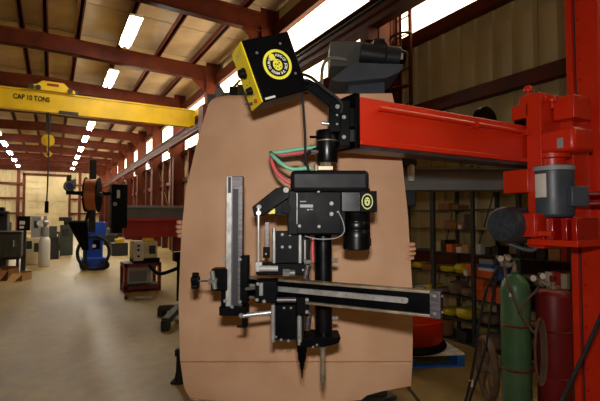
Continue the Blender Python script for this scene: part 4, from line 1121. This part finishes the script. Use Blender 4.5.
t = obj('bucket', MB().lathe((q.x, q.y, max(.01, LV[0])), [(.10, 0), (.115, .2), (.12, .2), (.12, .215), (.1, .215)], 22), 'box_brown', at=(q.x, q.y, max(.01, LV[0])))
tag(t, 'round brown bucket on the bottom shelf', 'bucket')
bag('pale sack slumped on the bottom shelf', 482, 334, 500, 0, 'bag_brown')

for (x0, y0, x1, lev) in ((441, 240, 445, 4), (485, 247, 490.5, 4), (491.5, 246, 498, 4), (504, 288, 510, 2), (499, 312, 509, 1), (510.5, 310, 520, 1), (524, 288, 531, 2), (456, 331, 466, 0), (524, 248, 534, 4), (536, 247, 545, 4)):
    boxy('parts_bin', 'dark grey parts bin among the brighter boxes on the steel shelving', 'bin', x0, y0, x1, lev, 'machine_dark', off=.04, group='dark parts bins')
# red drum and blue pallet
dd = onZ(426, 352, 0); dr_ = .30
dd = P(405, 345, 5.28)
t = thing('red_drum', 'red round drum with black base standing on the blue pallet', 'drum', (dd.x, dd.y, .147))
DZ = .147
obj('body', MB().lathe((dd.x, dd.y, DZ + .07), [(.42, 0), (.435, .02), (.435, .24), (.44, .245), (.44, .26), (.435, .265), (.435, .44), (.42, .45)], 40), 'red', t)
obj('base', MB().lathe((dd.x, dd.y, DZ), [(.46, 0), (.48, .03), (.46, .07), (.42, .08)], 40), 'black_flat', t)
pa_, pb_ = onZ(352, 371, 0), onZ(465, 366.5, 0)
ux = (pb_ - pa_).normalized(); uy = Vector((-ux.y, ux.x, 0)); ln = (pb_ - pa_).length
PM = Matrix(((ux.x, uy.x, 0, pa_.x), (ux.y, uy.y, 0, pa_.y), (0, 0, 1, 0), (0, 0, 0, 1)))
t = thing('pallet', 'blue wooden pallet with worn deck boards on the concrete floor', 'pallet', pa_)
PD = .62 * .8
PD = .95
for x in (0, ln / 2 - .045, ln - .09): obj('stringer', MB(PM).bx((x, 0, .02), (x + .09, PD, .125)), 'pallet_blue', t, bevel=.003)
for k in range(7):
    y = k * (PD - .1) / 6; obj('deck_board', MB(PM).bx((0, y, .125), (ln, y + .1, .147)), 'pallet_worn', t, bevel=.002)
for k in range(3):
    y = k * (PD - .1) / 2; obj('bottom_board', MB(PM).bx((0, y, 0), (ln, y + .1, .02)), 'pallet_blue', t, bevel=.002)

# small black stand at the left edge of the sheet
bp_ = onZ(179, 383, 0)
t = thing('floor_stand', 'small black upright stand with splayed foot on the floor by the cardboard edge', 'stand', bp_)
M_ = Matrix.Translation(bp_) @ CAMROT
obj('post', MB(M_).lathe((0, 0, 0), [(.055, 0), (.045, .05), (.032, .12), (.028, .26), (.03, .28)], 14), 'rubber', t)
obj('foot', MB(M_).bx((-.075, -.05, 0), (.03, .05, .03)), 'rubber', t, bevel=.01)
obj('cap', MB(M_).bx((-.04, -.035, .27), (.025, .035, .34)), 'rubber', t, bevel=.01)

# ================================================================ FAR LEFT: second manipulator, spool, hopper
MY = 10.6
f1 = thing('far_manipulator', 'manipulator with grey and red boom and black box, beyond the cardboard', 'manipulator', onY(236, 219, MY) - Vector((0, 0, EYE)))
obj('boom', MB().ybox(126, 207, 205, 220, MY, .3), 'boom_grey', f1, bevel=.01)
obj('boom_rail', MB().ybox(126, 205.5, 205, 208, MY - .04, .38), 'label_grey', f1)
obj('lower_boom', MB().ybox(125, 219, 205, 237, MY - .1, .4), 'red_mid', f1, bevel=.015)
obj('lower_lip', MB().ybox(125, 218.5, 205, 221, MY - .16, .5), 'red', f1)
obj('column', MB().ybox(202, 105, 222, 291, MY + .32, .4, zb=0), 'red_dull', f1)
obj('saddle', MB().ybox(198, 200, 226, 240, MY - .15, .5), 'red_dull', f1)
hb_ = obj('black_box', MB().ybox(111.5, 184, 127.5, 228, MY - .25, .55), 'black_flat', f1, bevel=.02)
obj('box_label', MB().ybox(117, 190, 120, 198, MY - .262, .012), 'box_white', hb_)
obj('knob', MB().cyl(onY(115, 204, MY - .25), onY(115, 204, MY - .3), .045, n=14), 'label_grey', hb_)
obj('drop_arm', MB().ybox(112, 226, 122, 233, MY - .2, .4), 'black_flat', f1)
obj('head_arm', MB().ybox(66, 191.5, 113, 195, MY - .02, .1), 'black_flat', f1)
obj('feed_post', MB().ybox(89, 160, 96, 232, MY + .12, .12), 'machine_dark', f1)
sp = onY(92, 195, MY - .3)
spl = thing('wire_spool', 'copper wire spool between black flanges on the far boom', 'spool', sp)
kx = .30 * 1
m_ = MB(); ax = Vector((1, -.25, 0)).normalized()
obj('winding', MB().cyl(sp - ax * .11 - Vector((0, .12, 0)), sp + ax * .11 - Vector((0, .12, 0)), .33, n=28), 'copper', spl)
for s in (-1, 1): obj('flange', MB().cyl(sp + ax * s * .11 - Vector((0, .12, 0)), sp + ax * s * .135 - Vector((0, .12, 0)), .37, n=30), 'black_flat', spl)
obj('hub', MB().cyl(sp - ax * .2 - Vector((0, .12, 0)), sp + ax * .2 - Vector((0, .12, 0)), .05, n=12), 'steel_dark', spl)
for s in (-1, 1): obj('spindle_arm', MB().cyl(sp + ax * s * .19 - Vector((0, .12, 0)), Vector(((sp + ax * s * .19).x, MY + .0, sp.z)), .03, n=8), 'machine_dark', spl)
fd = onY(69.5, 186, MY - .15)
t = thing('wire_feeder', 'round faced wire feed motor at the tip of the far boom arm', 'feeder', fd)
obj('drum', MB().cyl(fd, fd + Vector((0, .2, 0)), .115, n=24), 'machine_dark', t)
m_ = MB(); m_.tube([fd + Vector((.085 * math.cos(2 * PI * k / 16), -.004, .085 * math.sin(2 * PI * k / 16))) for k in range(16)], .02, n=8, steps=2, closed=True); obj('face_ring', m_, 'label_grey', t)
obj('face', MB().cyl(fd - Vector((0, .01, 0)), fd, .05, n=16), 'machine_blue', t)
obj('motor', MB().ybox(66.5, 175, 70.5, 186, MY - .12, .12), 'machine_dark', t, bevel=.01)
obj('gear_case', MB().ybox(68, 179, 76, 184, MY - .1, .1), 'label_grey', t, bevel=.01)
hp = onY(78, 222, MY - .05)
t = thing('flux_hopper', 'black pointed flux hopper hanging below the wire spool', 'hopper', onY(86, 266, MY))
h0 = onY(67, 221.5, MY - .05); h1 = onY(87, 221.5, MY - .05); hbz = onY(86, 250, MY - .05)
dpt = .42
m_ = MB(); m_.add([(h0.x, MY - .25, h0.z), (h1.x, MY - .25, h0.z), (h1.x, MY - .25 + dpt, h0.z), (h0.x, MY - .25 + dpt, h0.z), (hbz.x - .07, MY - .1, hbz.z), (hbz.x + .05, MY - .1, hbz.z), (hbz.x + .05, MY + .02, hbz.z), (hbz.x - .07, MY + .02, hbz.z)],
       [(0, 1, 2, 3), (4, 7, 6, 5), (0, 4, 5, 1), (1, 5, 6, 2), (2, 6, 7, 3), (3, 7, 4, 0)])
obj('cone', m_, 'black_flat', t)
obj('rim', MB().bx((h0.x - .02, MY - .27, h0.z - .02), (h1.x + .02, MY - .23 + dpt, h0.z + .02)), 'machine_dark', t)
obj('nozzle', MB().cyl((hbz.x, MY - .04, hbz.z), (hbz.x, MY - .04, onY(86, 270, MY).z), .035, .025, n=12), 'machine_dark', t)
obj('stay', MB().cyl((h1.x - .02, MY - .0, h0.z), (h1.x + .06, MY + .1, h0.z + .32), .03, n=8), 'machine_dark', t)

# blue welding machine
BY = 15.6
t = thing('blue_machine', 'bright blue welding machine with black hose hoop on the far floor', 'machine', onY(95, 219, BY) - Vector((0, 0, EYE)))
obj('base', MB().ybox(82, 258, 106, 269.5, BY, .8, zb=0), 'machine_blue', t, bevel=.03)
obj('mast', MB().ybox(88, 224, 103, 259, BY + .2, .4), 'machine_blue', t, bevel=.02)
obj('head_unit', MB().ybox(90, 222, 106, 238, BY + .05, .3), 'machine_blue', t, bevel=.02)
obj('control_face', MB().ybox(93, 240, 100, 249, BY + .16, .05), 'black', t)
obj('pale_disc', MB().cyl(onY(94, 246, BY + .16), onY(94, 246, BY + .1), .06, n=12), 'dial', t)  # small pale disc on the control face
obj('side_tube', MB().tube([onY(84, 262, BY - .1), onY(85, 240, BY - .1), onY(90, 231, BY - .05)], .04), 'machine_blue', t)
hc = onY(93.5, 252.5, BY - .2)
obj('hose_hoop', MB().tube([hc + Vector((.46 * math.cos(2 * PI * k / 20), 0, (hc.z - .05) * math.sin(2 * PI * k / 20))) for k in range(20)], .05, n=8, steps=2, closed=True), 'rubber', t)
for x in (84, 105): obj('wheel', MB().cyl(onY(x, 265, BY - .06), onY(x, 265, BY - .16), .14, n=16), 'rubber', t)

# white tank, machines and cabinets at far left
TY = 17.6
q = onY(45.2, 219, TY)
t = thing('gas_tank', 'white upright gas tank with grey valve guard on the far floor', 'tank', (q.x, TY, 0))
hz = onY(45, 236, TY).z; rw = onY(50.3, 250, TY).x - q.x
obj('body', MB().lathe((q.x, TY, .0), [(rw * .9, 0), (rw, .05), (rw, hz - .2), (rw * .85, hz - .08), (rw * .5, hz - .0), (rw * .2, hz + .02)], 28), 'tank_white', t)
vh = onY(45, 219, TY).z
obj('valve_guard', MB().lathe((q.x, TY, hz), [(rw * .75, 0), (rw * .75, (vh - hz) * .5), (rw * .65, (vh - hz) * .5)], 20), 'label_grey', t)
obj('valve', MB().lathe((q.x, TY, hz + .1), [(.06, 0), (.06, .3), (.12, .32), (.12, .4), (.05, .45), (.05, .6)], 14), 'steel', t)
obj('gauge', MB().cyl((q.x - .16, TY - .1, hz + .45), (q.x - .16, TY - .04, hz + .45), .09, n=16), 'dial', t)
def machine(name, lab, cat, parts, Y, px):
    t = thing(name, lab, cat, onY(px, 219, Y) - Vector((0, 0, EYE)))
    for (nm, x0, y0, x1, y1, dy, sy_, m) in parts:
        zb = 0 if y1 is None else None
        obj(nm, MB().ybox(x0, y0, x1, y1 if y1 is not None else 260, Y + dy, sy_, zb=zb), MATS and m, t, bevel=.02)
    return t
machine('lathe_cabinet', 'dark green-grey steel machine cabinet on short legs', 'machine', [('cabinet', -14, 233, 21.5, 258, 0, .9, 'machine_green'), ('top', -14, 231.5, 22, 234, -.04, 1.0, 'machine_dark'), ('door_seam', 4, 236, 4.6, 256, -.012, .02, 'machine_dark'), ('handle', 13, 240, 14, 247, -.05, .05, 'steel'), ('leg', -10, 258, -7, None, .05, .15, 'machine_dark'), ('leg', 16, 258, 19, None, .05, .15, 'machine_dark'), ('tray', -12, 258, 20, 260, .1, .6, 'machine_dark')], 14.6, 4)
machine('dark_machine', 'black hulking machine tool behind the green-grey cabinet', 'machine', [('body', -10, 214, 7, None, 0, .9, 'machine_dark'), ('head', -10, 207, 4, 216, -.1, .6, 'black_flat'), ('arm', -2, 211, 9, 214, -.2, .2, 'machine_dark')], 16.4, 0)
machine('control_cabinet', 'black control cabinet with two white labels on a stand', 'cabinet', [('case', 17, 216, 30, 230.5, 0, .5, 'black_flat'), ('label_plate', 19.5, 221, 25, 224.5, -.012, .012, 'box_white'), ('label_plate', 19.5, 226, 24, 228.5, -.012, .012, 'box_white'), ('stand', 21, 230, 26, None, .15, .25, 'machine_dark')], 16.0, 23)
machine('beige_machine', 'pale beige machine with dark openings in painted shade beside the white tank', 'machine', [('body', 24, 238, 40, None, 0, .9, 'machine_beige'), ('upper', 31, 216, 41, 239, .2, .6, 'label_grey'), ('opening_shade', 26, 241, 32, 249, -.012, .02, 'machine_dark'), ('opening_shade', 34, 243, 39, 252, -.012, .02, 'machine_dark'), ('dial', 34, 221, 38, 228, .18, .02, 'machine_dark')], 18.4, 33)  # dark openings are boxes with recess shade put into their colour
machine('dark_cabinet', 'dark grey cabinet with side levers behind the white tank', 'cabinet', [('body', 50, 237, 59, None, 0, .7, 'machine_dark'), ('top_unit', 49, 226, 57, 238, .1, .4, 'machine_green'), ('lever', 58, 232, 60, 244, -.05, .1, 'steel_dark')], 20.5, 54)
machine('steel_cabinet', 'grey green cabinet with black top by the flux hopper', 'cabinet', [('body', 60, 225, 73, None, 0, .7, 'machine_green'), ('cap', 59, 217, 72, 221, .0, .7, 'machine_dark'), ('stem', 64, 220, 68, 226, .2, .3, 'machine_dark'), ('panel', 62, 229, 69, 236, -.012, .02, 'machine_dark')], 22.5, 66)
machine('yellow_machine', 'low dark machine with yellow hood beyond the beige welder', 'machine', [('body', 112, 243, 128, None, 0, .8, 'machine_dark'), ('hood', 116, 239, 124, 244, .1, .5, 'crane_yellow')], 21, 120)
machine('far_cabinet', 'dark cabinet under the far siding wall beside the door', 'cabinet', [('body', 0, 222, 10, None, 0, .8, 'machine_dark'), ('upper', 2, 214, 9, 223, .1, .5, 'machine_green')], 24, 5)
machine('far_bench', 'dark work bench piled with parts before the far door', 'bench', [('top', 36, 232, 62, 234, 0, .9, 'machine_dark'), ('leg', 37, 234, 39, None, 0, .1, 'machine_dark'), ('leg', 59, 234, 61, None, 0, .1, 'machine_dark'), ('parts_bin', 40, 227, 47, 232.3, .1, .4, 'machine_green'), ('parts_bin', 50, 226, 57, 232.3, .1, .4, 'machine_dark')], 26, 48)
machine('far_machine', 'dark machine row below the runway columns', 'machine', [('body', 104, 235, 118, None, 0, .8, 'machine_dark'), ('head', 107, 228, 114, 236, .1, .5, 'machine_green')], 30, 111)
# flattened cartons on the floor
for (x0, x1, yb, yt, lab, m) in ((-9, 8, 281, 262, 'brown open carton with dark interior on the floor by the cabinet', 'box_brown'), (12, 22, 281, 269, 'tan leaning carton flap on the floor by the cabinet', 'box_tan')):
    q = onZ((x0 + x1) / 2, yb, 0); wd = (x1 - x0) * S(q.dot(FWDH)); ht = min(.62, (yb - yt) * S(q.dot(FWDH)))
    t = thing('carton', lab, 'carton', q)
    M_ = Matrix.Translation(q) @ CAMROT
    for (nm, a_, b_) in (('side', (-wd / 2, 0, 0), (wd / 2, .012, ht * .55)), ('side', (-wd / 2, .4, 0), (wd / 2, .412, ht * .7)), ('side', (-wd / 2, 0, 0), (-wd / 2 + .012, .41, ht * .6)), ('side', (wd / 2 - .012, 0, 0), (wd / 2, .41, ht * .6)), ('bottom', (-wd / 2, 0, 0), (wd / 2, .41, .01))):
        obj(nm, MB(M_).bx(a_, b_), m, t)
    obj('flap', MB(M_).add([(-wd / 2, -.25, .0), (wd / 2 * .8, -.3, .0), (wd / 2, -.002, ht * .55), (-wd / 2, -.002, ht * .55), (-wd / 2, -.262, .0), (wd / 2 * .8, -.312, .0), (wd / 2, -.012, ht * .56), (-wd / 2, -.012, ht * .56)],
        [(0, 1, 2, 3), (7, 6, 5, 4), (0, 4, 5, 1), (1, 5, 6, 2), (2, 6, 7, 3), (3, 7, 4, 0)]), m, t)

# red frame table with beige welder
RY = onZ(143, 291.5, 0).y
t = thing('frame_table', 'red open steel frame stand with a white panel painted as lit floor', 'stand', onY(143, 219, RY) - Vector((0, 0, EYE)))
xa, xb = onY(124, 291, RY).x, onY(161, 291, RY).x; zt_ = onY(143, 264, RY).z
for x in (xa, xb - .07):
    for y in (RY, RY + .6): obj('leg', MB().bx((x, y, 0), (x + .07, y + .07, zt_)), 'red_dull', t)
for y in (RY, RY + .6):
    obj('rail', MB().bx((xa, y, zt_ - .07), (xb, y + .07, zt_)), 'red_dull', t); obj('rail', MB().bx((xa, y, .05), (xb, y + .07, .12)), 'red_dull', t)
for x in (xa, xb - .07):
    obj('rail', MB().bx((x, RY, zt_ - .07), (x + .07, RY + .67, zt_)), 'red_dull', t); obj('rail', MB().bx((x, RY, .05), (x + .07, RY + .67, .12)), 'red_dull', t)
obj('deck', MB().bx((xa, RY, zt_), (xb, RY + .67, zt_ + .02)), 'machine_dark', t)
obj('shelf', MB().bx((xa, RY, .12), (xb, RY + .67, .14)), 'machine_dark', t)
wx_ = onY(131, 280, RY + .1).x; wx2 = onY(149, 280, RY + .1).x
lit_floor = obj('panel', MB().bx((wx_ - .08, RY + .4, .14), (wx2 + .12, RY + .43, zt_ - .08)), 'box_white', t)  # white panel puts the lit floor seen through the stand into colour
obj('lit_floor_inset', MB().bx((wx_, RY + .38, .18), (wx2, RY + .4, .42)), 'label_grey', lit_floor)
t = thing('beige_welder', 'beige welding power source with dark panel sitting on the red stand', 'welder', onY(146, 219, RY) - Vector((0, 0, EYE - zt_ - .02)))
zt2 = zt_ + .02
x0, x1 = onY(134, 250, RY).x, onY(158, 250, RY).x; ztop = onY(146, 241.5, RY).z
obj('case', MB().bx((x0 + .2, RY + .05, zt2 + .1), (x1, RY + .6, ztop)), 'machine_beige', t, bevel=.02)
obj('front_plate', MB().bx((x0, RY + .02, zt2 + .05), (x0 + .21, RY + .6, ztop + .0)), 'box_white', t, bevel=.015)
obj('dark_panel', MB().bx((x0 + .34, RY + .03, zt2 + .2), (x1 - .05, RY + .06, ztop - .1)), 'machine_dark', t)
for z in (.16, .3, .4): obj('knob', MB().cyl((x0 + .1, RY + .02, zt2 + z), (x0 + .1, RY - .02, zt2 + z), .025, n=12), 'black', t)
obj('base', MB().bx((x0, RY + .04, zt2), (x1 + .05, RY + .62, zt2 + .1)), 'black_flat', t)
obj('yellow_clip', MB().bx((x1 - .3, RY + .1, ztop), (x1 - .08, RY + .3, ztop + .08)), 'yellow', t, bevel=.02)
# metal piece and puck on floor
q = onZ(144, 299.5, 0); M_ = Matrix.Translation(q) @ CAMROT
t = obj('steel_plate', MB(M_).bx((-.18, -.08, 0), (.16, .08, .05)), 'label_grey', at=q, bevel=.006); tag(t, 'flat bare steel plate lying on the concrete before the red stand', 'plate')
q = onZ(126, 299, 0); t = obj('rubber_puck', MB().lathe(q, [(.03, 0), (.04, .02), (.04, .05), (.02, .07)], 14), 'rubber', at=q); tag(t, 'small dark round puck on the floor near the steel plate', 'puck')
# caster stand beside the sheet
cf = onZ(179, 319, 0); cf2 = onZ(171, 331, 0)
t = thing('caster_stand', 'black pole stand on stubby outrigger legs beside the cardboard', 'stand', cf)
k_ = S(cf.dot(FWDH))
zp = .98
obj('pole', MB().cyl((cf.x, cf.y, .3), (cf.x, cf.y, zp), .045, n=14), 'black_flat', t)
def leg(pend, h):
    e_ = Vector((pend.x, pend.y, 0)); dv = (e_ - Vector((cf.x, cf.y, 0))); l_ = dv.length; dv.normalize(); sv_ = Vector((-dv.y, dv.x, 0))
    T = Matrix(((dv.x, sv_.x, 0, cf.x), (dv.y, sv_.y, 0, cf.y), (0, 0, 1, 0), (0, 0, 0, 1)))
    obj('outrigger', MB(T).add([(0, -.06, .14), (l_, -.06, .10), (l_, .06, .10), (0, .06, .14), (0, -.06, .24), (l_, -.06, .19), (l_, .06, .19), (0, .06, .24)], [(0, 1, 2, 3), (7, 6, 5, 4), (0, 4, 5, 1), (1, 5, 6, 2), (2, 6, 7, 3), (3, 7, 4, 0)]), 'machine_green', t, bevel=.012)
    obj('foot', MB(T).bx((l_ - .09, -.06, 0), (l_ + .03, .06, .15)), 'machine_dark', t, bevel=.015)
leg(onZ(161, 316, 0), 0); leg(onZ(165, 331, 0), 0); leg(onZ(196, 322, 0), 0); leg(onZ(192, 308, 0), 0)
obj('head_clamp', MB().box((cf.x, cf.y, zp + .05), (.2, .2, .16)), 'black_flat', t, bevel=.02)
obj('cross_arm', MB().tube([(cf.x, cf.y, .85), (cf.x - .3, cf.y + .1, .75), (cf.x - .45, cf.y + .2, .9)], .03), 'black_flat', t)
